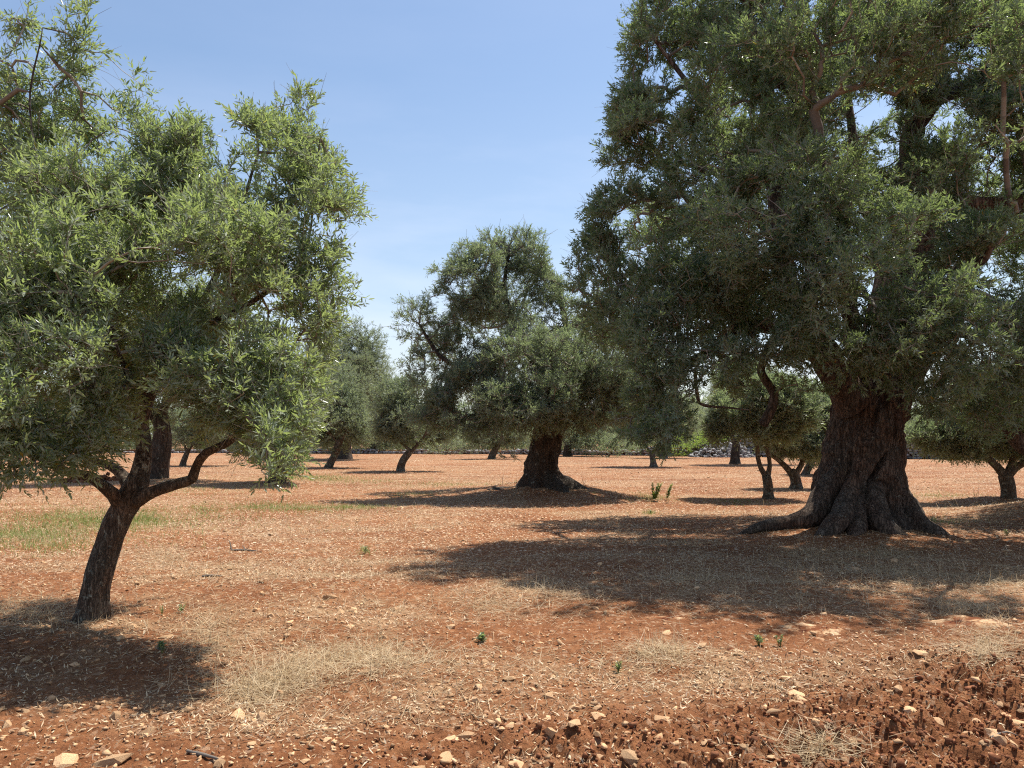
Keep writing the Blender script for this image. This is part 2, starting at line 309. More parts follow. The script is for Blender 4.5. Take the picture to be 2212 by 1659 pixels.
# ------------------------------------------------------------------ sprigs of leaves
def unit_rand(rng, n):
    v = rng.normal(size=(n, 3)); return nrm(v)
def leaf_geo(style):
    if style == 'near':      # lanceolate blade, folded along the midrib: base, R1, R2, tip, L2, L1
        return np.array([[0, 0, 0], [.28, .5, .10], [.68, .42, .08], [1, 0, -.03], [.68, -.42, .08], [.28, -.5, .10]]), np.array([[0, 1, 2, 3], [0, 3, 4, 5]])
    return np.array([[0, 0, 0], [.45, .5, 0], [1, 0, 0], [.45, -.5, 0]]), np.array([[0, 1, 2, 3]])
def sprig_template(rng, L, leaf, width, pairs, style, bare=False):
    """returns leaf verts (n,k,3), leaf tint (n), stem tube verts"""
    G, GF = leaf_geo(style)
    curve = rng.uniform(-.6, .6, 2)
    def pos(t): return np.array([curve[0] * L * t * t, curve[1] * L * t * t, L * t])
    def tan(t): return nrm(np.array([2 * curve[0] * t, 2 * curve[1] * t, 1.0]))
    LV, LT = [], []
    for k in range(pairs):
        t = .12 + .88 * (k + .5) / pairs; p = pos(t); s = tan(t)
        ang0 = (k % 2) * math.pi / 2 + rng.uniform(-.4, .4)
        for sgn in (0, math.pi):
            a = ang0 + sgn + rng.uniform(-.7, .7); rad = np.array([math.cos(a), math.sin(a), 0]); rad = nrm(rad - s * rad.dot(s))
            op = rng.uniform(.35, 1.45) * (1 - .35 * t); d = nrm(s * math.cos(op) + rad * math.sin(op)); nn = nrm(s * math.sin(op) - rad * math.cos(op))
            w = np.cross(nn, d); roll = rng.normal() * .9; nn2 = nn * math.cos(roll) + w * math.sin(roll); w2 = np.cross(nn2, d)
            sz = leaf * rng.uniform(.6, 1.2) * (1 - .3 * t * t)
            g = p + sz * (G[:, :1] * d) + width * sz * (G[:, 1:2] * w2) + width * sz * (G[:, 2:3] * nn2)
            g[-3 if style == 'near' else 2] += 0
            LV.append(g); LT.append(rng.uniform(0, 1))
    if rng.uniform() < .9:       # end leaf
        s = tan(1); p = pos(1); nn = nrm(np.cross(s, rng.normal(size=3))); w2 = np.cross(nn, s); sz = leaf * .6
        LV.append(p + sz * (G[:, :1] * s) + width * sz * (G[:, 1:2] * w2) + width * sz * (G[:, 2:3] * nn)); LT.append(rng.uniform(.5, 1))
    st = []
    for t in (0, .5, 1):
        c = pos(t); r = (.0016 if style == 'near' else .003) * (1 - .55 * t) * L / .2
        for a in (0, 2.1, 4.2): st.append(c + r * np.array([math.cos(a), math.sin(a), 0]))
    return np.array(LV), np.array(LT), np.array(st)
STEMF = np.array([[r * 3 + a, r * 3 + (a + 1) % 3, (r + 1) * 3 + (a + 1) % 3, (r + 1) * 3 + a] for r in range(2) for a in range(3)])
def place_sprigs(rng, pos, dirs, L, leaf, width, pairs, style, tint_pos=1.0, scale=(.75, 1.25)):
    """vectorised copies of eight templates, returned as leaf mesh arrays and stem arrays"""
    G, GF = leaf_geo(style); k = len(G)
    n = len(pos); which = rng.integers(0, 24, n)
    z = nrm(dirs); ref = unit_rand(rng, n); x = nrm(np.cross(ref, z)); y = np.cross(z, x)
    sc = rng.uniform(*scale, n); M = np.stack([x, y, z], 1) * sc[:, None, None]        # rows: local axes
    clump = noise3(pos / .55, 77) * .5 + .5
    LVs, LTs, SVs = [], [], []
    for w in range(24):
        lv, lt, st = sprig_template(rng, L, leaf, width, pairs, style)
        idx = np.where(which == w)[0]
        if not len(idx): continue
        a = np.einsum('lkc,ncd->nlkd', lv, M[idx]) + pos[idx][:, None, None, :]
        LVs.append(a.reshape(-1, k, 3))
        tt = lt[None, :] * .55 + clump[idx][:, None] * .28 + rng.uniform(0, .17, (len(idx), len(lt))); 
        yel = rng.uniform(size=tt.shape) < .012; tt = np.where(yel, 1.0, np.clip(tt, 0, .95)); LTs.append(tt.ravel())
        SVs.append((np.einsum('kc,ncd->nkd', st, M[idx]) + pos[idx][:, None, :]))
    LV = np.concatenate(LVs); LT = np.concatenate(LTs); SV = np.concatenate(SVs)
    return LV, LT, GF, SV

# ------------------------------------------------------------------ branches
def resample(poly, step):
    poly = np.array([list(p) for p in poly], float); out = [poly[0]]
    P4 = poly
    for i in range(len(P4) - 1):
        p0 = P4[max(i - 1, 0)]; p1 = P4[i]; p2 = P4[i + 1]; p3 = P4[min(i + 2, len(P4) - 1)]
        m = max(1, int(np.linalg.norm(p2[:3] - p1[:3]) / step))
        for k in range(1, m + 1):
            t = k / m
            out.append(.5 * ((2 * p1) + (-p0 + p2) * t + (2 * p0 - 5 * p1 + 4 * p2 - p3) * t * t + (-p0 + 3 * p1 - 3 * p2 + p3) * t ** 3))
    o = np.array(out); o[:, 3] = np.maximum(o[:, 3], .0008); return o
def tubes(pos, par, rad, edges, rng, sides_of):
    """one prism per edge, rings shared in direction along the main child"""
    N = len(pos); d = np.zeros((N, 3))
    pr = par[edges]; ed = nrm(pos[edges] - pos[pr])
    ein = np.zeros((N, 3)); ein[edges] = ed
    main = np.full(N, -1); order = edges[np.argsort(rad[edges])]
    main[par[order]] = order
    d = ein.copy(); has = main >= 0; d[has] = nrm(ein[has] + ein[main[has]] * 1.0)
    ref0 = np.array([.31, .87, .38])
    def frame(z):
        x = nrm(np.cross(np.broadcast_to(ref0, z.shape), z)); return x, np.cross(z, x)
    V, F, T = [], [], []; off = 0
    sd = np.array([sides_of(r) for r in rad[edges]])
    for s in np.unique(sd):
        e = edges[sd == s]; p = par[e]; ismain = main[p] == e
        za = np.where(ismain[:, None], d[p], ein[e]); zb = d[e]
        ra = np.where(ismain, np.minimum(rad[p], rad[e] * 1.35), rad[e] * 1.15); rb = rad[e]
        a = np.arange(s) / s * 2 * math.pi; ca, sa = np.cos(a), np.sin(a)
        for (zz, rr, pp) in ((za, ra, pos[p]), (zb, rb, pos[e])):
            x, y = frame(zz); ring = pp[:, None, :] + rr[:, None, None] * (x[:, None, :] * ca[None, :, None] + y[:, None, :] * sa[None, :, None])
            V.append(ring.reshape(-1, 3))
        m = len(e); A = off + np.arange(m * s).reshape(m, s); B = A + m * s
        F.append(np.stack([A, np.roll(A, -1, 1), np.roll(B, -1, 1), B], -1).reshape(-1, 4)); off += 2 * m * s
        tt = np.clip(.9 - rad[e] * 12 + rng.uniform(-.3, .3, m), 0, 1); T.append(np.repeat(tt, s)); T.append(np.repeat(tt, s))
    V = np.concatenate(V); F = np.concatenate(F); return V, F, np.concatenate(T)

def loft(sections, sides, seed, flute=.1, rough=.05, nfl=7, flare=None, dents=(), cap=True, step=.04):
    """gnarled trunk surface: sections (x,y,z,r); flare = (height, amount, [(angle, reach), ...])"""
    S = resample(sections, step); n = len(S); th = np.arange(sides) / sides * 2 * math.pi
    pos, r = S[:, :3], S[:, 3]
    tan = nrm(np.gradient(pos, axis=0)); 
    if flare: tan[:, 2] = np.maximum(tan[:, 2], .2); tan = nrm(tan)
    ref = np.array([0, 1., 0]) if abs(tan[:, 1]).max() < .85 else np.array([.95, .1, .2])
    x = nrm(np.cross(np.broadcast_to(ref, tan.shape), tan)); y = np.cross(tan, x)
    TH, Zi = np.meshgrid(th, np.arange(n)); hgt = (pos[:, 2] - pos[0, 2])[Zi]
    rr = r[Zi].copy(); tw = TH + hgt * .35 + .25 * np.sin(hgt * 2.1 + seed)
    q = np.stack([np.cos(tw) * nfl / 6.28 * 1.1, np.sin(tw) * nfl / 6.28 * 1.1, hgt * .55 + seed * 3.7], -1).reshape(-1, 3)
    f = noise3(q, seed).reshape(rr.shape); fold = 1 - np.abs(f) * 2
    q2 = np.stack([np.cos(tw) * nfl / 2.4, np.sin(tw) * nfl / 2.4, hgt * 1.3 + seed], -1).reshape(-1, 3); f2 = noise3(q2, seed + 1).reshape(rr.shape)
    rr = rr * (1 + flute * (fold - .3) + flute * .55 * f2)
    if flare:
        H, am, lobes = flare
        fz = np.exp(-hgt / H)
        for ang, reach in lobes:
            dlt = (TH - ang + math.pi) % (2 * math.pi) - math.pi
            rr = rr + reach * np.exp(-(dlt / am) ** 2) * fz ** 1.0
    for ang, zc, wa, wz, dep, slant in dents:
        dlt = (TH - ang - slant * (hgt - zc) + math.pi) % (2 * math.pi) - math.pi
        rr = rr - dep * np.exp(-(dlt / wa) ** 2 - ((hgt - zc) / wz) ** 4)
    V = pos[Zi] + rr[..., None] * (np.cos(TH)[..., None] * x[Zi] + np.sin(TH)[..., None] * y[Zi])
    V = V.reshape(-1, 3); c = pos[Zi].reshape(-1, 3); out = nrm(V - c)
    fac = np.clip(r[Zi].reshape(-1), 0, .5)
    bump = noise3(V * np.array([9, 9, 3.5]), seed + 3) * .45 + noise3(V * np.array([22, 22, 7.]), seed + 4) * .3 + noise3(V * 50, seed + 5) * .12
    V = V + out * (bump * rough * np.maximum(fac, .06) / .3)[:, None]
    i = np.arange(n * sides).reshape(n, sides)
    F = np.stack([i[:-1], np.roll(i[:-1], -1, 1), np.roll(i[1:], -1, 1), i[1:]], -1).reshape(-1, 4)
    if cap:
        V = np.vstack([V, pos[-1] + tan[-1] * r[-1] * .4]); t = len(V) - 1
        T3 = np.stack([i[-1], np.roll(i[-1], -1), np.full(sides, t)], -1); return V, [F, T3]
    return V, [F]
def merge(parts):
    Vs, Fs, o = [], [], 0
    for V, F in parts:
        Vs.append(V); Fs += [f + o for f in F]; o += len(V)
    return np.concatenate(Vs), Fs

def tree(name, label, cat, group, seed, trunk, limbs, lobes, n_term, leafspec, mats, trunk_opts=None,
         sprigs=3, up=.35, lobe_noise=.6, gap=-.25, bare=0.0, min_limb=.03, base=None, shell=.42, trunk_sides=24, maxedge=.5, droop=0.0):
    rng = np.random.default_rng(seed)
    trunk = np.array(trunk, float); base = trunk[0, :3].copy() if base is None else np.array(base)
    root = thing(name, tuple(base), label, cat, group)
    # skeleton
    pos, par, rad, fixed = [], [], [], []
    tr = resample(trunk, .15)
    start = 0
    for i, q in enumerate(tr):
        pos.append(q[:3]); par.append(i - 1); rad.append(q[3]); fixed.append(True)
    limb_parts = []
    for lb in limbs:
        L = resample(lb, .15)
        # hook to nearest node
        dd = np.linalg.norm(np.array(pos) - L[0, :3], axis=1); j = int(dd.argmin())
        L2 = L.copy(); wob = np.stack([noise3(L[:, :3] * 2.3 + k * 9, seed) for k in range(3)], 1)
        taper = np.clip(np.arange(len(L)) / 4., 0, 1)[:, None]; L2[:, :3] += wob * taper * .09 * np.clip(L[:, 3:4] * 6, .2, 1)
        for i, q in enumerate(L2):
            pos.append(q[:3]); par.append(j if i == 0 else len(pos) - 2); rad.append(q[3]); fixed.append(True)
        limb_parts.append(L2)
    nfix = len(pos)
    # attraction points in the lobes
    lob = np.array([[*P(a[0], a[1], a[2]), a[3] * a[2] / FPX, (a[5] if len(a) > 5 and a[5] else .5 * (a[3] + a[4]) * a[2] / FPX), a[4] * a[2] / FPX, (a[6] if len(a) > 6 else 1.0)] for a in lobes])
    vol = (lob[:, 3] * lob[:, 4] * lob[:, 5]) ** .85 * lob[:, 6]; cnt = np.maximum(3, (vol / vol.sum() * n_term)).astype(int)
    pts = []; outs = []; wh = []
    for li, (L, c) in enumerate(zip(lob, cnt)):
        got = 0
        while got < c:
            m = (c - got) * 3 + 8; u = unit_rand(rng, m); r = rng.uniform(0, 1, m) ** shell
            # knobbly outline
            kn = 1 + .30 * noise3(u * 2.2 + li * 5.1, seed + 9) + .12 * noise3(u * 6 + li, seed + 10)
            q = L[:3] + u * (r * kn)[:, None] * L[3:6]
            keep = (noise3(q / lobe_noise, seed + 20) > gap) & (q[:, 2] > .35)
            q = q[keep][:c - got]; pts.append(q); outs.append(nrm((q - L[:3]) / L[3:6])); wh.append(np.full(len(q), li)); got += len(q)
            if not keep.any(): break
    pts = np.concatenate(pts); outs = np.concatenate(outs)
    fx = np.array(pos); d0 = np.full(len(pts), 1e9)
    for k in range(0, nfix): d0 = np.minimum(d0, np.linalg.norm(pts - fx[k], axis=1))
    order = np.argsort(d0); pts, outs = pts[order], outs[order]
    cap = nfix + len(pts) * 4 + 10
    PP = np.zeros((cap, 3)); PP[:nfix] = fx; PL = np.zeros(cap); pa = np.full(cap, -1); pa[:nfix] = par; K = nfix
    for i in range(nfix): PL[i] = 0 if pa[i] < 0 else PL[pa[i]] + 0.1 * np.linalg.norm(PP[i] - PP[pa[i]])
    term = np.zeros(len(pts), int)
    for i, p in enumerate(pts):
        dv = np.linalg.norm(PP[:K] - p, axis=1); j = int(np.argmin(dv + .28 * PL[:K] + (dv < .03) * .05)); dist = dv[j]
        m = max(1, min(6, int(math.ceil(dist / (.22 if dist < 1.2 else .4))))); last = j; a = PP[j].copy()
        if K + m >= cap: m = 1
        side = rng.normal(size=3) * dist * .07; side[2] += dist * .05
        for s in range(1, m + 1):
            t = s / m; q = a + (p - a) * t + side * math.sin(t * math.pi)
            PP[K] = q; pa[K] = last; PL[K] = PL[last] + np.linalg.norm(q - PP[last]); last = K; K += 1
        term[i] = last
    PP, pa = PP[:K], pa[:K]
    leafw = np.zeros(K); np.add.at(leafw, term, 1.0)
    tot = leafw.copy()
    for i in range(K - 1, -1, -1):
        if pa[i] >= 0: tot[pa[i]] += tot[i]
    ls = leafspec
    rb = ls.get('twig', .0032) * np.maximum(tot, 1) ** .43
    rb[:nfix] = np.maximum(np.array(rad), 0) ; 
    # trunk mesh
    topt = dict(sides=trunk_sides, seed=seed, flute=.10, rough=.03, nfl=6, step=.05); topt.update(trunk_opts or {})
    sides = topt.pop('sides')
    parts = [loft([tuple(q) for q in trunk], sides, **topt)]
    for L2 in limb_parts:
        thick = L2[0, 3] > min_limb
        if thick:
            st = L2.copy(); s_ = 18 if L2[0, 3] > .1 else 10
            parts.append(loft([tuple(q) for q in st], s_, seed + 5, flute=.09, rough=.035, nfl=4, step=.07))
    V, F = merge(parts)
    TV, TF = V, F
    # thin branches
    e = np.arange(K)[(pa >= 0)]; thin_fixed = np.zeros(K, bool); thin_fixed[:nfix] = True
    lens = np.linalg.norm(PP[e] - PP[np.maximum(pa[e], 0)], axis=1)
    hooks = e[(e < nfix)]; e = e[(e >= nfix) & (lens > 1e-4)]
    sk = [i for i in hooks if rb[i] <= min_limb and np.linalg.norm(PP[i] - PP[pa[i]]) < .8]
    e = np.concatenate([e, np.array(sk, int)])
    V, F, T = tubes(PP, pa, rb, e, rng, lambda r: 3 if r < .008 else (5 if r < .02 else 7))
    if ls.get('stems', True):
        mk('trunk', TV, TF, mats[0], root, smooth=True, loc=base)
        mk('branchwork', V, [F], M_twig, root, attrs={'tint': T}, loc=base)
    else:
        V, F = merge([(TV, TF), (V, [F])]); mk('trunk', V, F, mats[0], root, smooth=True, loc=base)
    # sprigs
    tip = PP[term]; dr = nrm(tip - PP[pa[term]])
    ns = sprigs; n = len(term) * ns; rep = np.repeat(np.arange(len(term)), ns)
    back = rng.uniform(0, 1, n) ** 1.5 * .8; start = tip[rep] * (1 - back)[:, None] + PP[pa[term]][rep] * back[:, None]
    dv = .75 * outs[rep] + .35 * dr[rep] + np.array([0, 0, up]) + rng.normal(size=(n, 3)) * .45
    if droop:
        low = np.clip(1 - (tip[rep][:, 2] - base[2]) / droop, 0, 1); dv[:, 2] -= low * 1.1
    keepb = rng.uniform(size=n) > bare
    LV, LT, GF, SV = place_sprigs(rng, start[keepb], dv[keepb], ls['L'], ls['leaf'], ls['w'], ls['pairs'], ls['style'])
    k = LV.shape[1]; nl = len(LV); Fl = (np.arange(nl)[:, None, None] * k + GF[None]).reshape(-1, 4)
    nd = int((~keepb).sum())
    crown = mk('crown', LV.reshape(-1, 3), [Fl], mats[1], root, attrs={'tint': np.repeat(LT, k)}, loc=base)
    if ls.get('stems', True):
        # bare shoots and the little stems that carry the leaves
        if nd:
            _, _, _, SB = place_sprigs(rng, start[~keepb], dv[~keepb] + rng.normal(size=(nd, 3)) * .5, ls['L'] * 1.7, ls['leaf'], ls['w'], ls['pairs'], ls['style']); SV = np.concatenate([SV, SB])
        m = len(SV); Fs = (np.arange(m)[:, None, None] * 9 + STEMF[None]).reshape(-1, 4)
        tt = np.repeat(rng.uniform(.35, 1, m), 9)
        mk('twigs', SV.reshape(-1, 3), [Fs], M_twig, root, attrs={'tint': tt}, loc=base)
    return root, nl

def PT(lst, d=None):
    """picture-measured polyline -> world; items (x, y, d, r) or (x, y, r) with d given"""
    out = []
    for q in lst:
        if len(q) == 4: x, y, dd, r = q
        else: (x, y, r), dd = q, d
        out.append((*P(x, y, dd), r))
    return out
G_OLD = 'old olive trees of the grove'; G_YOUNG = 'slim young olive trees of the grove'
counts = {}

# T1: young leaning olive on the left, nearest the camera
NEAR = dict(L=.135, leaf=.060, w=.235, pairs=5, style='near', twig=.0023)
t1 = PT([(188, 1362, .17), (196, 1335, .148), (205, 1280, .130), (222, 1210, .125), (243, 1150, .122), (262, 1105, .122), (280, 1075, .122), (292, 1050, .11), (300, 1030, .10)], 6.43)
t1 = [(q[0], q[1], q[2], q[3] * .84) for q in t1]
t1l = [PT([(294, 1060, 6.43, .115), (305, 1010, 6.45, .095), (312, 960, 6.45, .085), (303, 910, 6.5, .082), (320, 850, 6.5, .078), (350, 790, 6.5, .07), (400, 715, 6.6, .058), (440, 650, 6.6, .045), (480, 560, 6.7, .033), (520, 450, 6.7, .022), (560, 330, 6.7, .012)]),
       PT([(296, 1080, 6.4, .085), (330, 1062, 6.3, .066), (380, 1046, 6.2, .056), (412, 1036, 6.15, .052), (420, 1008, 6.1, .046), (445, 978, 6.0, .042), (490, 958, 5.95, .038), (560, 900, 5.9, .028), (600, 830, 5.9, .018), (640, 740, 6, .01)]),
       PT([(262, 1100, 6.4, .075), (245, 1068, 6.3, .068), (222, 1048, 6.2, .058), (190, 1026, 6.1, .052), (150, 1020, 6.0, .045), (90, 990, 5.9, .038), (20, 960, 5.8, .03), (-80, 900, 5.8, .02)]),
       PT([(282, 1060, 6.5, .075), (266, 1028, 6.6, .062), (240, 1008, 6.7, .05), (190, 985, 6.9, .04), (120, 900, 7.1, .03), (60, 780, 7.2, .02)]),
       PT([(320, 850, 6.5, .055), (290, 800, 6.4, .045), (240, 720, 6.3, .036), (190, 600, 6.3, .027), (120, 450, 6.3, .018), (78, 330, 6.3, .013), (68, 200, 6.3, .009), (90, 60, 6.3, .006)]),
       PT([(400, 715, 6.6, .045), (470, 690, 6.4, .035), (560, 640, 6.3, .025), (650, 560, 6.3, .015), (680, 420, 6.5, .01), (690, 300, 6.6, .007)]),
       PT([(303, 910, 6.5, .05), (290, 840, 6.0, .035), (260, 760, 5.6, .022), (220, 660, 5.4, .012)])]
t1b = [(60, 520, 6.6, 190, 200, 1.0), (250, 400, 6.6, 180, 150, .9), (430, 400, 6.6, 150, 140, .8), (560, 410, 6.6, 130, 150, .8), (655, 280, 6.8, 52, 85, .25, 1.3), (705, 360, 6.7, 50, 60, .25, 1.1), (730, 320, 6.7, 26, 24, .15, 1),
       (680, 480, 6.4, 85, 110, .6), (715, 590, 6.4, 50, 90, .4, .8), (620, 680, 6.3, 115, 160, .7), (440, 600, 6.0, 190, 180, 1.1), (210, 640, 6.0, 220, 190, 1.1), (30, 740, 5.9, 190, 190, 1.0),
       (190, 830, 5.8, 190, 130, .9), (400, 790, 6.0, 190, 140, .9), (40, 930, 5.7, 170, 95, .8, 1.2), (170, 950, 5.9, 90, 60, .4), (560, 860, 5.9, 110, 120, .5), (545, 990, 5.6, 75, 70, .3, .8), (545, 1060, 5.5, 32, 45, .12, .25),
       (625, 830, 6.1, 60, 75, .4), (600, 930, 5.7, 70, 60, .3), (80, 260, 6.3, 90, 120, .35, .9), (165, 110, 6.3, 60, 65, .25, 1.6), (200, 40, 6.3, 24, 45, .12, 2), (30, 20, 6.3, 45, 35, .2, 2), (110, 180, 6.3, 70, 70, .3, 1), (20, 190, 6.3, 60, 90, .3, .8), (290, 215, 6.6, 38, 60, .2, .5), (240, 280, 6.6, 80, 60, .4),
       (300, 600, 7.6, 280, 220, 1.0, .6), (80, 850, 7.3, 200, 120, .7, .5), (-180, 700, 6.4, 200, 260, 1.4, .5), (350, 880, 5.9, 70, 50, .4, .4), (350, 700, 7.9, 240, 130, .8, .5), (110, 400, 7.4, 200, 180, .9, .5), (40, 330, 6.6, 120, 120, .5, .7), (730, 470, 6.4, 50, 50, .35, .7), (670, 690, 6.2, 50, 60, .35, .7), (610, 880, 5.9, 90, 90, .4, 1.1), (480, 900, 6.4, 90, 60, .5, .7), (570, 1000, 5.7, 60, 55, .3, 1), (640, 960, 5.8, 40, 50, .25, .9), (680, 420, 6.5, 80, 80, .5, .9), (120, 600, 5.9, 160, 120, .5, .8), (280, 520, 5.8, 150, 120, .5, .7), (480, 540, 5.9, 140, 110, .5, .7), (640, 350, 6.6, 70, 60, .4, 1), (50, 590, 5.5, 130, 110, .4, 1), (180, 420, 5.8, 130, 100, .4, .8), (700, 560, 6.2, 60, 80, .4, .9), (620, 770, 6.0, 65, 70, .4, .9), (640, 880, 5.9, 35, 50, .3, .8), (60, 1000, 5.6, 120, 45, .4, 1.3), (160, 985, 5.8, 60, 35, .3, 1), (470, 950, 6.1, 60, 35, .3, .8), (560, 1050, 5.5, 40, 40, .2, 1.2), (350, 330, 6.4, 130, 70, .5, 1), (520, 310, 6.5, 120, 60, .5, 1)]
r_, nl = tree('olive_tree', 'young olive with a slim leaning trunk, nearest of all, at the left edge', 'olive tree', G_OLD, 1, t1, [[(q[0], q[1], q[2], q[3] * .74) for q in l] for l in t1l], [(a[0], a[1], a[2] + .35 - .95 * min(max((a[1] - 250) / 700, 0), 1), *a[3:5], a[5] * .70, *a[6:]) for a in t1b], 6300, NEAR, (M_bark_near, M_leaf_near, None),
     dict(sides=40, flute=.10, rough=.05, nfl=6, flare=(.12, .5, [(.4, .05), (2.6, .06), (4.2, .05)]), step=.025), sprigs=4, gap=-.06, bare=.15, lobe_noise=.36, shell=.55, up=.45, droop=.5, trunk_sides=40)
counts['t1'] = nl

# T2: the huge ancient olive on the right
BIG = dict(L=.16, leaf=.074, w=.245, pairs=6, style='near', twig=.0036)
c2 = 12.6
t2 = PT([(1858, 1158, .74), (1858, 1130, .72), (1856, 1100, .70), (1855, 1070, .68), (1856, 1050, .66), (1862, 1020, .61), (1867, 990, .58), (1871, 950, .545), (1876, 910, .53), (1883, 870, .56), (1888, 835, .56), (1892, 800, .50), (1896, 770, .42), (1898, 745, .32)], c2)
t2 = [(q[0], q[1], q[2], q[3] * .93) for q in t2]
t2l = [PT([(1850, 870, 12.4, .36), (1815, 825, 12.3, .30), (1785, 770, 12.1, .26), (1740, 690, 12.0, .23), (1695, 560, 12.2, .19), (1668, 380, 12.6, .155), (1655, 180, 13, .12), (1625, 60, 13, .09), (1600, -120, 13, .06)]),
       PT([(1905, 840, 12.6, .44), (1935, 770, 12.6, .38), (1958, 680, 12.5, .34), (1955, 480, 12.4, .31), (1972, 310, 12.6, .20), (2020, 225, 12.6, .15), (2100, 180, 12.5, .125), (2190, 135, 12.4, .11), (2300, 60, 12.4, .09)]),
       PT([(1940, 820, 12.7, .32), (2010, 720, 12.9, .24), (2080, 590, 13, .2), (2150, 500, 13, .17), (2260, 380, 13, .12), (2330, 200, 13, .08)]),
       PT([(1975, 600, 12.6, .2), (2010, 470, 12.2, .16), (2050, 432, 12.1, .14), (2120, 445, 12.0, .13), (2212, 440, 12, .11), (2300, 470, 12, .08)]),
       PT([(1800, 800, 12.2, .24), (1740, 735, 12.0, .18), (1690, 710, 11.9, .15), (1620, 705, 11.8, .13), (1550, 750, 11.6, .1), (1470, 800, 11.3, .07), (1400, 840, 11.2, .045)]),
       PT([(1688, 712, 11.9, .085), (1655, 760, 11.8, .08), (1640, 800, 11.8, .075), (1668, 850, 11.75, .08), (1666, 885, 11.7, .085), (1654, 915, 11.7, .09)]),
       PT([(1695, 560, 12.2, .12), (1640, 470, 12, .1), (1590, 400, 11.8, .08), (1550, 270, 12, .06), (1470, 160, 12.3, .045), (1410, 80, 12.5, .03)]),
       PT([(1985, 290, 12.4, .09), (1990, 200, 12.4, .075), (1962, 100, 12.4, .065), (1985, 0, 12.4, .055), (1990, -120, 12.4, .04)]),
       PT([(1860, 790, 12.2, .2), (1840, 680, 11.3, .15), (1830, 560, 10.6, .11), (1800, 430, 10.2, .07), (1770, 330, 10.2, .04)]),
       PT([(1900, 770, 13, .2), (1900, 560, 14.6, .16), (1850, 350, 15.4, .11), (1820, 100, 15.8, .06)]),
       PT([(1920, 780, 12.4, .2), (1990, 700, 11.4, .13), (2060, 620, 10.8, .09), (2130, 560, 10.6, .06)]),
       PT([(1740, 700, 12, .14), (1620, 600, 13, .1), (1500, 450, 13.5, .07), (1400, 300, 13.5, .045)]),
       PT([(1550, 745, 11.6, .05), (1510, 770, 11.5, .035), (1503, 830, 11.5, .03), (1512, 872, 11.5, .026), (1570, 880, 11.5, .02), (1620, 884, 11.5, .012)]),
       PT([(1775, 260, 12.2, .08), (1680, 170, 12.4, .11), (1650, 110, 12.4, .13), (1628, 80, 12.4, .12), (1618, 30, 12.4, .05)])]
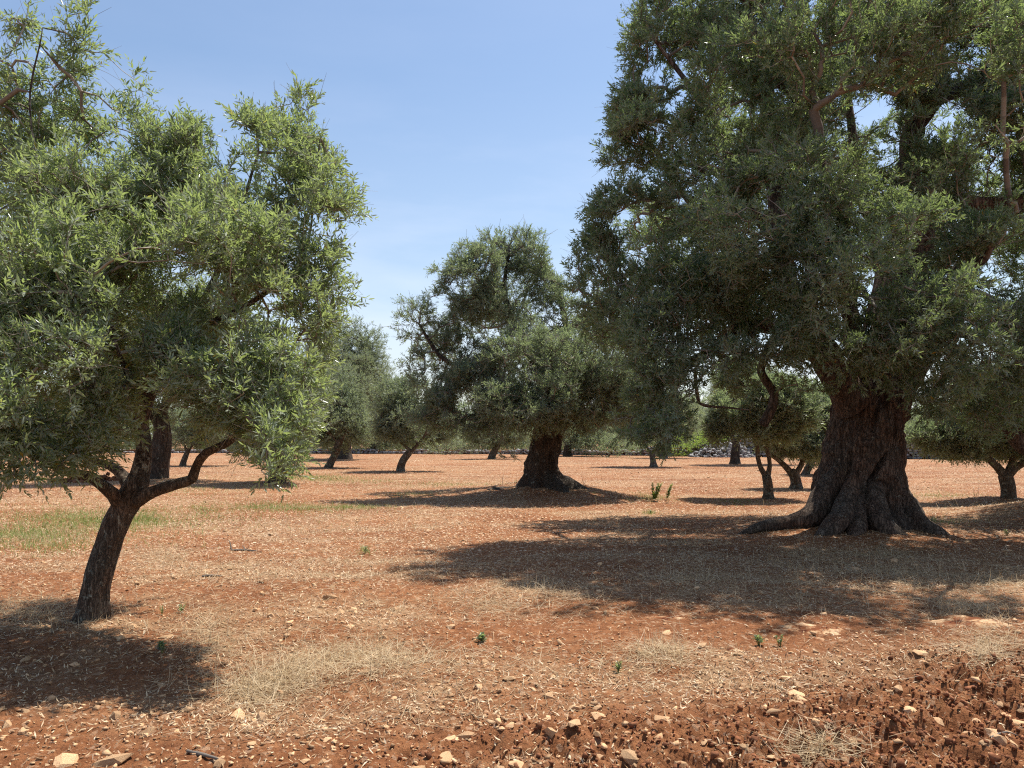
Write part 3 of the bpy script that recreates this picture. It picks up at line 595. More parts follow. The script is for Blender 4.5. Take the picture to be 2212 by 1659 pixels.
t2b = [(1430, 110, 13.00, 85, 130, 1.1), (1385, 300, 12.50, 80, 120, 1.0), (1350, 480, 11.64, 90, 95, .9), (1262, 525, 11.55, 34, 48, .3, .7), (1330, 620, 11.66, 85, 130, .9), (1400, 760, 10.60, 100, 110, .9), (1470, 870, 10.10, 75, 70, .6),
       (1600, 80, 13.50, 130, 150, 1.4), (1530, 370, 11.16, 130, 150, 1.1), (1530, 590, 10.42, 120, 130, 1.0), (1700, 230, 12.00, 140, 150, 1.3), (1735, 430, 9.94, 140, 120, .9, 1.1), (1600, 640, 10.92, 90, 70, .6),
       (1830, 610, 9.28, 120, 100, .8, 1.1), (1720, 580, 10.04, 100, 75, .7), (1895, 730, 9.74, 95, 60, .6, 1.1), (1985, 640, 9.72, 110, 110, .9), (1850, 60, 14.50, 130, 110, 1.2, .6), (1990, 380, 11.34, 110, 110, 1.0), (2060, 90, 12.60, 90, 110, .9, .6),
       (2170, 90, 12.00, 90, 130, 1.1), (2170, 300, 11.70, 90, 100, 1.0, .7), (2150, 560, 10.48, 110, 120, 1.0), (2080, 740, 9.72, 110, 100, .8), (2190, 790, 10.60, 110, 120, .9), (2060, 870, 10.30, 100, 50, .6), (2150, 900, 11.10, 90, 40, .7, .8),
       (2330, 300, 12.00, 150, 260, 1.6, .7), (2380, 700, 11.20, 150, 180, 1.4, .7), (1600, -170, 13.00, 240, 140, 1.8, .8), (1900, -170, 13.50, 200, 140, 1.8, .6), (2200, -140, 13.00, 200, 140, 1.8, .7),
       (1480, 540, 15.30, 150, 190, 1.3, .7), (1700, 330, 16.00, 220, 220, 1.5, .55), (2050, 450, 15.50, 200, 220, 1.4, .6), (1660, 820, 10.90, 85, 30, .4, .35), (1700, 640, 11.22, 110, 45, .6, .6), (1560, 680, 11.74, 100, 70, .6, .6),
       (1960, 520, 9.36, 90, 80, .6, .8), (1870, 440, 10.12, 90, 90, .7, .8), (1650, 480, 10.24, 90, 80, .7, .8), (1470, 925, 10.10, 75, 40, .5, .9), (1390, 860, 10.50, 60, 50, .5, .8), (1720, 800, 11.30, 50, 60, .4, .45), (1760, 850, 11.10, 30, 40, .3, .5), (1580, 790, 11.50, 60, 40, .5, .4), (1640, 735, 10.13, 90, 50, .5, 1.1), (1560, 770, 10.00, 60, 50, .5, 1), (1730, 745, 10.01, 60, 50, .4, 1), (1430, 950, 10.30, 70, 30, .5, .9), (1350, 920, 10.70, 50, 35, .5, .8), (2120, 110, 11.50, 90, 70, .5, .8), (2010, 120, 12.00, 60, 90, .5, .6), (2180, 230, 11.20, 70, 60, .5, 1.2), (2030, 200, 11.80, 80, 50, .3, 1.6), (2130, 140, 11.70, 90, 50, .3, 1.6), (1985, 270, 11.80, 50, 60, .3, 1.5), (2190, 60, 12.00, 80, 70, .5, 1.2), (1870, 110, 12.50, 100, 120, .8, .7), (1400, 180, 12.40, 60, 80, .5, .9), (1370, 260, 12.40, 50, 60, .5, .8), (1420, 620, 10.56, 100, 90, .5, .7), (1880, 790, 10.30, 110, 45, .4, .9), (1965, 850, 10.10, 55, 40, .3, .8), (1800, 760, 10.30, 70, 60, .4, .8), (1720, 700, 10.00, 90, 50, .5, .7), (2050, 190, 11.50, 90, 60, .5, .7), (2160, 170, 11.40, 80, 60, .5, .7), (1930, 60, 12.60, 120, 130, .8, .5), (1960, 230, 12.00, 70, 70, .5, .6), (2000, 300, 11.40, 60, 70, .4, .6), (2160, 420, 10.96, 80, 60, .5, .5), (1250, 600, 11.80, 30, 70, .4, .6), (1290, 680, 11.44, 40, 60, .4, .6), (1560, 120, 12.40, 110, 110, .8, .6)]
t2b += [(1360, 300, 12.3, 55, 60, .5, 1.3), (1345, 230, 12.5, 40, 60, .5, 1), (1640, 640, 12.6, 100, 70, .6, .9), (1600, 720, 12.6, 90, 50, .5, .9), (1700, 720, 11.4, 90, 50, .5, 1), (2080, 230, 11.9, 90, 50, .3, 1.3), (1950, 200, 11.8, 60, 70, .4, 1), (1580, 500, 9.6, 100, 90, .7, .7), (1750, 700, 9.6, 90, 60, .6, .7), (1450, 700, 10.0, 80, 80, .6, .7), (1375, 285, 11.3, 48, 55, .4, 1.6), (1800, 110, 9.6, 150, 120, .8, .8), (2030, 100, 9.3, 150, 120, .8, .8), (2220, 160, 9.3, 100, 150, .8, .8), (1600, 160, 10.3, 110, 110, .8, .7), (2000, -60, 9.3, 200, 100, .9, .5), (1700, -80, 10, 150, 100, .9, .5)]
roots2 = [PT([(1835, 990, 12.5, .10), (1795, 1055, 12.4, .20), (1752, 1105, 12.3, .19), (1715, 1126, 12.2, .13), (1672, 1136, 12.1, .10), (1630, 1143, 12.0, .065), (1590, 1160, 11.9, .04)]),
          PT([(1895, 1010, 12.6, .10), (1938, 1075, 12.3, .17), (1972, 1125, 12.0, .18), (2025, 1160, 11.7, .13), (2075, 1185, 11.4, .06)]),
          PT([(1870, 1010, 12.5, .10), (1897, 1095, 11.9, .16), (1925, 1148, 11.6, .15), (1960, 1172, 11.4, .08)]),
          PT([(1850, 1010, 12.5, .10), (1825, 1095, 11.9, .16), (1795, 1148, 11.6, .14), (1765, 1168, 11.5, .07)]),
          PT([(1860, 1040, 12.4, .10), (1854, 1115, 11.8, .15), (1850, 1155, 11.5, .12), (1842, 1180, 11.3, .06)])]
r_, nl = tree('olive_tree', 'huge ancient olive with a fluted brown trunk flaring into roots', 'olive tree', G_OLD, 2, t2, [[(q[0], q[1], q[2], q[3] * (1 if i < 1 else .82)) for i, q in enumerate(l)] for l in t2l] + roots2, t2b, 21500, BIG, (M_bark_big, M_leaf_old, None),
     dict(sides=230, flute=.18, rough=.075, nfl=9, step=.03,
          flare=(.30, .26, [(3.35, .45), (2.75, .25), (3.9, .30), (4.45, .28), (4.95, .22), (5.4, .38), (5.95, .40), (.5, .4), (1.6, .4), (2.3, .4)]),
          dents=[(4.92, .66, .24, .26, .42, -.1), (4.68, 1.12, .055, .25, .20, .75), (5.15, 1.85, .09, .34, .17, 0.), (4.35, .55, .10, .4, .12, .1), (5.45, .5, .12, .35, .14, 0), (3.9, .9, .12, .5, .10, .2), (5.6, 1.4, .10, .6, .09, -.1), (4.45, 1.9, .07, .4, .08, .1), (6.15, .88, .22, .13, -.10, 0), (3.3, 1.35, .2, .12, -.07, 0), (4.2, 1.5, .25, .2, -.05, 0)]),
     sprigs=4, gap=-.08, bare=.20, lobe_noise=.62, up=.45, droop=.9)
counts['t2'] = nl

# T3: old olive on a mound in the middle
MID = dict(L=.20, leaf=.086, w=.25, pairs=6, style='far', twig=.005)
t3 = PT([(1174, 1058, .72), (1174, 1045, .60), (1172, 1030, .47), (1171, 1010, .40), (1173, 985, .365), (1178, 960, .36), (1186, 935, .38), (1192, 915, .36), (1194, 900, .28)], 20)
t3l = [PT([(1198, 935, 20, .24), (1220, 915, 20, .2), (1262, 895, 19.8, .15), (1325, 880, 19.6, .12), (1345, 862, 19.5, .1), (1390, 838, 19.4, .07)]),
       PT([(1180, 930, 20, .26), (1150, 895, 19.9, .2), (1100, 868, 19.7, .16), (1066, 850, 19.6, .15), (1060, 830, 19.6, .11), (1010, 800, 19.6, .08), (950, 770, 19.6, .06), (905, 700, 19.8, .035)]),
       PT([(1190, 905, 20, .24), (1180, 850, 20, .18), (1150, 780, 20.2, .14), (1110, 700, 20.3, .1), (1090, 620, 20.4, .07), (1100, 540, 20.5, .035)]),
       PT([(1192, 900, 20.2, .2), (1215, 820, 20.5, .14), (1222, 700, 20.8, .1), (1205, 640, 21, .07), (1180, 570, 21, .04)]),
       PT([(1120, 705, 20.3, .06), (1060, 650, 20.2, .05), (1020, 580, 20.1, .03)])]
t3b = [(1035, 590, 20, 68, 62, 1.0), (1080, 545, 20.3, 60, 45, .8), (1135, 550, 20.6, 60, 55, .9), (1175, 600, 21, 45, 60, .7), (1005, 660, 20, 48, 60, .7), (1085, 660, 20, 60, 75, .9), (1000, 620, 20, 45, 60, .6),
       (900, 690, 20, 45, 45, .55, .8), (945, 665, 20, 26, 38, .4, .6), (955, 735, 20, 50, 45, .6, .8), (935, 830, 19.5, 70, 75, 1.0, 1.1), (1030, 850, 19, 100, 70, 1.1, 1.1), (1000, 780, 19.6, 80, 60, .9), (1120, 790, 19.2, 85, 80, 1.1), (1215, 780, 19, 80, 90, 1.1),
       (1225, 650, 21, 45, 60, .6, .25), (1180, 680, 20.6, 45, 50, .6, .25), (1290, 850, 18.8, 80, 75, .9), (1160, 885, 18.4, 90, 50, .7, 1.1), (1070, 915, 19, 75, 40, .7), (1090, 985, 18.6, 30, 22, .3, .2), (1330, 790, 20, 80, 100, 1.0), (1240, 905, 18.9, 70, 38, .6),
       (1060, 750, 22.5, 140, 130, 1.2, .6), (1250, 800, 22.5, 120, 110, 1.2, .6), (1370, 720, 20.5, 50, 80, .8, .6), (1185, 520, 21, 30, 25, .4, .6), (1110, 870, 18.2, 100, 55, .8, 1), (1200, 860, 18.0, 90, 50, .7, 1), (920, 890, 19.4, 60, 40, .8, 1), (1000, 900, 19, 80, 35, .8, .9), (1180, 620, 20.6, 50, 60, .7, .7), (960, 600, 20.2, 30, 30, .4, .5), (880, 760, 20, 28, 40, .4, .5), (1300, 780, 18.8, 70, 90, .8, 1), (1350, 860, 19, 70, 60, .8, .9), (1390, 790, 20, 50, 90, .8, .7), (1290, 700, 20, 50, 70, .7, .7), (1400, 900, 19.5, 60, 40, .7, .8), (1230, 700, 20.5, 50, 60, .7, .5)]
r_, nl = tree('olive_tree', 'old spreading olive with a dark twisted trunk on an earth mound, middle of the photo', 'olive tree', G_OLD, 3, t3, [[(q[0], q[1], q[2], q[3] * .85) for q in l] for l in t3l], t3b, 7800, MID, (M_bark_mid, M_leaf_mid, None),
     dict(sides=64, flute=.2, rough=.07, nfl=6, step=.05, flare=(.16, .35, [(3.2, .75), (4.4, .35), (5.2, .4), (6.1, .8), (1.3, .5)]), dents=[(5.4, .7, .25, .35, .12, 0)]),
     sprigs=4, gap=-.04, bare=.15, lobe_noise=.6, up=.45, droop=.9)
counts['t3'] = nl

# the others: (label, group, seed, depth, trunk, limbs, lobes, n)
FAR = dict(L=.34, leaf=.135, w=.27, pairs=5, style='far', twig=.008, stems=False)
FAR2 = dict(L=.24, leaf=.10, w=.26, pairs=6, style='far', twig=.005)
others = [
 ('slim olive with a thin trunk bent to the right, left of the mound tree', G_YOUNG, 4, 34, [(865, 1020, .20), (866, 1008, .17), (872, 993, .16), (882, 980, .15), (888, 972, .13)],
  [[(886, 976, .10), (872, 958, .085), (862, 948, .07), (845, 935, .05), (825, 930, .03)], [(888, 976, .11), (903, 958, .09), (915, 944, .07), (925, 915, .04)]],
  [(885, 915, 34, 58, 38), (935, 925, 34, 38, 28), (845, 930, 34, 30, 22), (880, 875, 34.5, 55, 50), (945, 968, 33.5, 14, 18, .3, .3)], 700, FAR),
 ('slim olive with a slanting trunk just in front of a thicker dark trunk', G_YOUNG, 5, 38, [(708, 1012, .2), (714, 1000, .17), (724, 980, .17), (730, 965, .18), (735, 950, .14)],
  [[(732, 958, .1), (715, 940, .07), (700, 915, .05)], [(734, 955, .1), (752, 930, .07), (760, 900, .04)]],
  [(730, 900, 38, 50, 60), (700, 925, 38, 35, 30), (762, 930, 38, 38, 28), (735, 845, 39, 45, 45)], 650, FAR),
 ('tall thick-trunked olive behind the slanting slim one, its top against the sky', G_OLD, 6, 53, [(737, 991, .75), (738, 975, .6), (740, 960, .55), (740, 940, .5)],
  [[(740, 945, .35), (720, 900, .25), (700, 840, .15), (690, 790, .08)], [(742, 940, .35), (770, 880, .25), (790, 800, .15), (800, 740, .06)]],
  [(735, 830, 53, 65, 80), (770, 740, 53, 45, 40), (720, 740, 53, 50, 45), (815, 735, 53, 16, 18, .6, .5), (790, 765, 53, 30, 30), (690, 780, 53, 50, 60), (765, 880, 52, 50, 50), (690, 900, 52, 50, 45), (800, 800, 52, 40, 60), (760, 800, 51, 60, 60)], 1700, FAR),
 ('pale grey-green olive with a low rounded crown, farthest tree left of the sky gap', G_OLD, 7, 72, [(805, 978, .4), (805, 968, .35), (807, 958, .3)],
  [[(806, 962, .2), (790, 930, .12)], [(807, 962, .2), (825, 920, .12)]],
  [(810, 860, 72, 42, 55), (838, 850, 72, 25, 35), (790, 915, 71, 38, 42), (830, 930, 70, 45, 38), (860, 900, 71, 25, 35), (770, 870, 71, 50, 60)], 1500, FAR),
 ('small far olive with a short leaning trunk left of the mound tree', G_YOUNG, 8, 52, [(1061, 994, .27), (1064, 983, .24), (1070, 972, .2), (1076, 962, .17)],
  [[(1073, 968, .13), (1062, 945, .09)], [(1076, 965, .13), (1090, 940, .09)]],
  [(1070, 935, 52, 55, 26), (1035, 935, 52, 35, 22), (1105, 930, 52, 35, 26)], 500, FAR),
 ('far olive whose reddish trunk foot shows just right of the mound tree', G_OLD, 9, 60, [(1226, 986, .4), (1225, 976, .33), (1228, 960, .28)],
  [[(1227, 965, .2), (1210, 935, .12)], [(1228, 962, .2), (1250, 930, .12)]],
  [(1240, 930, 60, 60, 35), (1275, 925, 60, 40, 35)], 500, FAR),
 ('small olive with a forked stem on a sunny patch between the two old trees', G_YOUNG, 10, 39, [(1412, 1010, .22), (1411, 998, .15), (1409, 985, .14), (1407, 978, .12)],
  [[(1408, 984, .09), (1400, 970, .075), (1392, 958, .06), (1375, 930, .04)], [(1409, 982, .09), (1420, 970, .07), (1428, 950, .06), (1440, 920, .04)]],
  [(1405, 905, 39, 50, 32), (1450, 895, 39, 40, 35), (1355, 915, 39, 35, 24), (1400, 870, 39.5, 60, 36)], 750, FAR),
 ('far olive with a pale straight trunk just behind the forked sunny one', G_YOUNG, 11, 54, [(1433, 990, .3), (1433, 975, .2), (1434, 955, .19)],
  [[(1434, 958, .14), (1420, 925, .09)], [(1434, 958, .14), (1452, 925, .09)]],
  [(1440, 915, 54, 50, 38), (1475, 900, 54, 35, 35)], 420, FAR),
 ('slim olive with a narrow Y-shaped trunk, left of the wide-forked one', G_YOUNG, 12, 19.2, [(1660, 1081, .145), (1660, 1068, .115), (1659, 1050, .11), (1657, 1035, .105), (1655, 1027, .10)],
  [[(1656, 1032, .08), (1644, 1012, .062), (1638, 990, .055), (1636, 965, .055), (1622, 930, .04), (1600, 880, .02)], [(1657, 1032, .08), (1663, 1008, .055), (1661, 985, .05), (1655, 965, .045), (1680, 920, .03)]],
  [(1650, 865, 19.2, 75, 50), (1600, 885, 19, 45, 45), (1705, 880, 19.4, 55, 45), (1645, 925, 19, 60, 26), (1575, 925, 19.2, 35, 28), (1710, 925, 19.2, 40, 25), (1600, 820, 20, 50, 40)], 1300, FAR2),
 ('slim olive with a wide forked trunk, nearest left of the ancient trunk', G_YOUNG, 13, 22.9, [(1720, 1058, .2), (1720, 1045, .155), (1717, 1032, .145), (1712, 1022, .13), (1708, 1018, .12)],
  [[(1712, 1026, .1), (1697, 1008, .085), (1680, 994, .07), (1666, 984, .055), (1640, 950, .03)], [(1716, 1028, .09), (1728, 1010, .075), (1735, 992, .065), (1745, 960, .04)]],
  [(1725, 940, 23, 70, 40), (1765, 915, 23, 40, 45), (1690, 955, 22.8, 45, 24), (1755, 965, 22.8, 40, 22), (1740, 880, 23.5, 55, 45)], 1100, FAR2),
 ('small olive with a leaning stem half hidden beside the ancient trunk', G_YOUNG, 14, 30.5, [(1740, 1029, .2), (1742, 1018, .15), (1748, 1004, .13), (1752, 994, .1)],
  [[(1750, 998, .08), (1745, 975, .05)], [(1751, 997, .08), (1765, 970, .05)]],
  [(1762, 955, 30.5, 50, 36), (1785, 930, 30.5, 40, 40)], 500, FAR),
 ('small olive with a knotty forked trunk at the right edge behind an earth ridge', G_YOUNG, 15, 18.1, [(2180, 1090, .22), (2179, 1075, .165), (2178, 1055, .155), (2174, 1038, .15), (2170, 1025, .14)],
  [[(2172, 1030, .11), (2155, 1008, .09), (2130, 985, .075), (2100, 960, .055), (2060, 940, .03)], [(2175, 1030, .11), (2195, 1010, .09), (2212, 1000, .075), (2250, 975, .05)], [(2174, 1030, .09), (2190, 980, .06), (2180, 940, .04)]],
  [(2115, 925, 18, 95, 45), (2045, 945, 18, 65, 28), (2200, 905, 18, 90, 60), (2085, 965, 17.8, 55, 20), (2175, 955, 18.4, 60, 30), (2270, 940, 18, 60, 60), (2130, 860, 18.4, 90, 50)], 1700, FAR2),
 ('large dark-trunked olive standing behind the near left tree', G_OLD, 16, 26.4, [(336, 1045, .5), (340, 1030, .36), (344, 1000, .32), (350, 965, .30), (350, 930, .27), (346, 900, .24)],
  [[(348, 920, .2), (300, 850, .14), (240, 800, .08)], [(347, 905, .2), (380, 820, .14), (450, 760, .08)]],
  [(330, 800, 26.4, 140, 100), (450, 830, 26, 90, 80), (220, 840, 26, 90, 70), (350, 700, 27, 130, 90), (480, 900, 26, 60, 35)], 1100, FAR),
 ('thin far olive seen between the trunks at the left, above the knotted right limb', G_YOUNG, 17, 41, [(394, 1010, .2), (396, 998, .15), (402, 982, .13), (408, 970, .1)],
  [[(404, 978, .08), (395, 950, .05)], [(405, 977, .08), (425, 948, .05)]],
  [(415, 925, 41, 60, 36), (470, 920, 41, 50, 35)], 450, FAR),
 ('dark olive whose trunk foot shows under the hanging tip of the near left tree', G_OLD, 18, 24.5, [(597, 1052, .42), (600, 1040, .30), (607, 1020, .24), (615, 995, .22), (617, 975, .2)],
  [[(614, 990, .15), (590, 950, .1), (560, 900, .05)], [(616, 980, .15), (640, 930, .1), (660, 870, .05)]],
  [(600, 925, 24.5, 70, 50), (560, 960, 24.3, 45, 30), (640, 900, 24.5, 45, 50), (600, 840, 25, 80, 60)], 900, FAR),
 ('round-crowned olive seen through the gap under the ancient tree', G_OLD, 20, 42, [(1588, 1002, .3), (1588, 985, .25), (1590, 960, .22)],
  [[(1590, 965, .16), (1570, 900, .1), (1560, 850, .05)], [(1590, 962, .16), (1620, 890, .1), (1650, 830, .05)]],
  [(1590, 845, 42, 50, 45), (1640, 845, 42, 50, 45), (1640, 890, 41.5, 35, 28), (1690, 870, 42, 50, 45)], 900, FAR),
]
for (label, grp, seed, d, tr, lbs, lobes, n, spec) in others:
    trw = PT(tr, d); gz = float(ground_h(np.array([trw[0][0]]), np.array([d]), False)[0])
    r_, nl = tree('olive_tree', label, 'olive tree', grp, seed, trw, [[(q[0], q[1], q[2], q[3] * (.8 if d > 24 else 1)) for q in PT(l, d)] for l in lbs], [(a[0], a[1], a[2], a[3] * (1.2 if d > 30 else 1.08), a[4] * (1.2 if d > 30 else 1.1), *a[5:]) for a in lobes], int(n * (2.6 if d > 30 else 2.2)), spec, (M_bark_far if grp == G_YOUNG else M_bark_mid, M_leaf_far if d > 30 else M_leaf_mid, None),
         dict(sides=20, flute=.1, rough=.03, nfl=4, step=.07, flare=(.10, .5, [(.3, .06), (2.5, .07), (4.6, .06)])), sprigs=3, gap=-.3, bare=.05, lobe_noise=.8, up=.4, droop=.7)
    counts[seed] = nl
# olives standing just outside the frame, their limbs and shade reach in
t15 = [(10.9, 14.4, .2, .6), (10.8, 14.3, .8, .42), (10.8, 14.2, 1.6, .36), (10.9, 14.2, 2.2, .34)]
tree('olive_tree', 'old olive mostly outside the right edge, its dark limb reaching in', 'olive tree', G_OLD, 21, t15,
     [PT([(2330, 900, 14.2, .22), (2260, 960, 13.8, .15), (2212, 962, 13.6, .135), (2185, 935, 13.5, .12), (2165, 914, 13.5, .11), (2135, 900, 13.5, .09), (2105, 894, 13.5, .06), (2075, 880, 13.5, .035)]),
      PT([(2167, 916, 13.5, .07), (2190, 902, 13.4, .06), (2225, 886, 13.4, .05)]), PT([(2380, 880, 14.2, .26), (2420, 700, 14.2, .18), (2440, 500, 14.2, .1)])],
     [(2160, 850, 13.6, 90, 40, .7), (2230, 900, 13.4, 60, 50, .6), (2400, 750, 14.2, 220, 150, 2.2), (2450, 560, 14.5, 220, 160, 2.2), (2500, 850, 14.2, 160, 90, 2), (2350, 850, 12.8, 140, 70, 1.2), (2105, 905, 13.6, 45, 25, .4, .7)], 4500,
     dict(L=.22, leaf=.095, w=.23, pairs=6, style='far', twig=.004), (M_bark_big, M_leaf_old, None), dict(sides=40, flute=.15, rough=.05, nfl=6, step=.08, flare=(.2, .4, [(3.2, .6), (4.4, .4), (5.9, .4)])), gap=-.2, bare=.08, droop=.8)
t19 = PT([(-95, 1105, .25), (-95, 1060, .16), (-90, 1010, .14)], 16.4)
tree('olive_tree', 'olive outside the left edge, only its shade and low twigs reach in', 'olive tree', G_YOUNG, 22, t19, [PT([(-92, 1020, .1), (-60, 960, .07), (-40, 880, .04)], 16.4), PT([(-92, 1020, .1), (-140, 940, .07)], 16.4)],
     [(-60, 880, 16.4, 110, 90), (-150, 860, 16.4, 110, 90), (-20, 930, 16.2, 60, 45)], 900, FAR2, (M_bark_far, M_leaf_mid, None), gap=-.3, droop=1.3)

# ------------------------------------------------------------------ shrubs at the back
def shrub(name, label, cat, seed, lobes, n, mat, spec, group=None):
    rng = np.random.default_rng(seed); L0 = lobes[0]; b = P(L0[0], L0[1], L0[2]); b[2] = float(ground_h(np.array([b[0]]), np.array([b[1]]), False)[0])
    root = thing(name, tuple(b), label, cat, group); pts, outs = [], []
    tot = sum(a[3] * a[4] for a in lobes)
    for a in lobes:
        c = P(*a[:3]); r = np.array([a[3], .5 * (a[3] + a[4]), a[4]]) * a[2] / FPX; m = int(n * a[3] * a[4] / tot)
        u = unit_rand(rng, m); q = c + u * (rng.uniform(0, 1, m) ** .4 * (1 + .3 * noise3(u * 2.5 + a[0], seed)))[:, None] * r
        k = q[:, 2] > b[2] + .05; pts.append(q[k]); outs.append(u[k])
    pts, outs = np.concatenate(pts), np.concatenate(outs)
    LV, LT, GF, SV = place_sprigs(rng, pts, outs * .8 + [0, 0, .5] + rng.normal(size=pts.shape) * .4, spec['L'], spec['leaf'], spec['w'], spec['pairs'], 'far')
    k = 4; nl = len(LV); Fl = (np.arange(nl)[:, None, None] * k + GF[None]).reshape(-1, 4)
    mk('foliage', LV.reshape(-1, 3), [Fl], mat, root, attrs={'tint': np.repeat(LT, k)}, loc=b)
    st = []
    for i in range(7):
        j = rng.integers(len(pts)); foot = b + np.array([rng.normal() * .15, rng.normal() * .1, -.03])
        st.append(loft([(*foot, .035), (*(foot * .5 + pts[j] * .5 + [0, 0, .1]), .022), (*pts[j], .01)], 5, seed + i, 0, .0, step=.3))
    V, F = merge(st); mk('stem', V, F, M_bark_far, root, loc=b)
    return root
SH = dict(L=.4, leaf=.16, w=.3, pairs=4)
shrub('shrub', 'dense grey-green shrub of narrow leaves at the field edge right of the mound tree', 'shrub', 31, [(1310, 962, 58, 60, 24), (1270, 955, 59, 45, 30), (1345, 958, 57, 40, 24)], 700, M_leaf_mid, SH, 'shrubs along the field wall')
shrub('shrub', 'bright green leafy shrub behind the forked sunny olive', 'shrub', 32, [(1460, 962, 59, 40, 24), (1490, 955, 60, 25, 22)], 420, M_leaf_bright, SH, 'shrubs along the field wall')
shrub('shrub', 'yellow-green shrub growing on top of the grey stone heap', 'shrub', 33, [(1533, 948, 58, 30, 15), (1555, 950, 58, 18, 12)], 300, M_leaf_bright, dict(L=.35, leaf=.15, w=.34, pairs=4), 'shrubs along the field wall')
shrub('shrub', 'dusty olive-green shrub at the field edge under the far pale olive', 'shrub', 34, [(960, 962, 66, 55, 15), (1010, 958, 66, 45, 18)], 420, M_leaf_far, SH, 'shrubs along the field wall')

# far-off wood closing the view
def far_wood():
    rng = np.random.default_rng(55); pts, outs = [], []
    x = -95.0
    while x < 95:
        d = rng.uniform(66, 92) + (8 if x < 8 else 0); r = rng.uniform(2.0, 3.8); h = rng.uniform(2.0, 3.4) + (.5 if x < -10 else 0); c = np.array([x, d, h - .2]); n = int(170 * r)
        u = unit_rand(rng, n); q = c + u * (rng.uniform(0, 1, n) ** .3 * (1 + .3 * noise3(u * 2.4 + x, 5)))[:, None] * np.array([r, r, h * .95]); k = q[:, 2] > .15
        pts.append(q[k]); outs.append(u[k]); x += rng.uniform(.5, 1.3)
    pts, outs = np.concatenate(pts), np.concatenate(outs)
    LV, LT, GF, SV = place_sprigs(rng, pts, outs + rng.normal(size=pts.shape) * .4, .6, .30, .34, 4, 'far')
    nl = len(LV); Fl = (np.arange(nl)[:, None, None] * 4 + GF[None]).reshape(-1, 4)
    o = mk('distant_trees', LV.reshape(-1, 3), [Fl], M_leaf_far, attrs={'tint': np.repeat(LT, 4)})
    tag(o, 'far-off belt of grey-green trees closing the view behind the field wall', 'woodland', kind='stuff')
far_wood()

# ------------------------------------------------------------------ rocks
def hull_rock(rng, n=16, flat=.6, cube=False):
    bm = bmesh.new()
    for i in range(n):
        v = rng.normal(size=3); v /= np.linalg.norm(v)
        if cube: v = np.sign(v) * np.abs(v) ** .35
        v *= rng.uniform(.75, 1); bm.verts.new((v[0], v[1] * rng.uniform(.7, 1), v[2] * flat))
    r = bmesh.ops.convex_hull(bm, input=bm.verts)
    for g in {e for e in r['geom_interior'] if isinstance(e, bmesh.types.BMVert)}: bm.verts.remove(g)
    bmesh.ops.triangulate(bm, faces=bm.faces); bm.verts.index_update()
    V = np.array([v.co[:] for v in bm.verts]); F = np.array([[v.index for v in f.verts] for f in bm.faces]); bm.free(); return V, F
def scatter_rocks(name, pos, size, mat, seed, flat=.6, nv=10, cube=False, yaw=None, tilt=.35, aniso=None):
    rng = np.random.default_rng(seed); T = [hull_rock(rng, nv, flat, cube) for _ in range(14)]; w = rng.integers(0, 14, len(pos)); Vs, Fs, Ts, off = [], [], [], 0
    for k in range(14):
        i = np.where(w == k)[0]
        if not len(i): continue
        V, F = T[k]; m = len(i); a = rng.uniform(0, 6.28, m) if yaw is None else np.full(m, yaw) + rng.normal(size=m) * .08
        S = size[i] if size.ndim == 2 else size[i][:, None] * np.ones((1, 3))
        q = V[None] * S[:, None, :]; tl = rng.normal(size=m) * tilt
        z = q[..., 2] * np.cos(tl)[:, None] + q[..., 0] * np.sin(tl)[:, None]; x0 = q[..., 0] * np.cos(tl)[:, None] - q[..., 2] * np.sin(tl)[:, None]
        x = x0 * np.cos(a)[:, None] - q[..., 1] * np.sin(a)[:, None]; y = x0 * np.sin(a)[:, None] + q[..., 1] * np.cos(a)[:, None]
        out = np.stack([x, y, z], -1) + pos[i][:, None, :]
        Vs.append(out.reshape(-1, 3)); Fs.append((np.arange(m)[:, None, None] * len(V) + F[None]).reshape(-1, 3) + off); off += m * len(V); Ts.append(np.repeat(rng.uniform(0, 1, m), len(V)))
    return mk(name, np.concatenate(Vs), [np.concatenate(Fs)], mat, attrs={'tint': np.concatenate(Ts)})

def wedge(rng, n, y0, y1, power=1.0, margin=.2):
    """random ground points between two distances, density falling as distance grows"""
    t = rng.uniform(0, 1, n); y = y0 * (y1 / y0) ** (t ** power); x = rng.uniform(-1, 1, n) * (.68 * y + margin + .5); return x, y

rng = np.random.default_rng(99)
# small stone chips (uncountable)
x, y = wedge(rng, 30000, 3.0, 40, .9); keep = rng.uniform(size=len(x)) < .35 + .65 * (noise2(x, y, .9, 31) > -.1); x, y = x[keep], y[keep]
s = (.004 + .016 * rng.uniform(size=len(x)) ** 2.2) * (1 + .035 * y) * (1 + 1.0 * (rng.uniform(size=len(x)) < .06))
z = ground_h(x, y) + s * .15
tag(scatter_rocks('gravel', np.stack([x, y, z], 1), s, M_stone, 5, .6, 9), 'pale orange stone chips strewn over the red earth', 'gravel', kind='stuff')
# soil clods in the ploughed corner
x, y = wedge(rng, 42000, 2.9, 8, 1.0); pl = plough(x, y); keep = rng.uniform(size=len(x)) < pl * .9 + .015; x, y = x[keep], y[keep]
s = (.004 + .016 * rng.uniform(size=len(x)) ** 2) * (1 + 1.0 * (rng.uniform(size=len(x)) < .08)) * (.5 + .5 * plough(x, y)); z = ground_h(x, y) + s * .3
tag(scatter_rocks('soil_clods', np.stack([x, y, z], 1), s, M_clod, 6, .85, 8), 'crumbly red soil clods turned up by the plough in the near right corner', 'soil', kind='stuff')

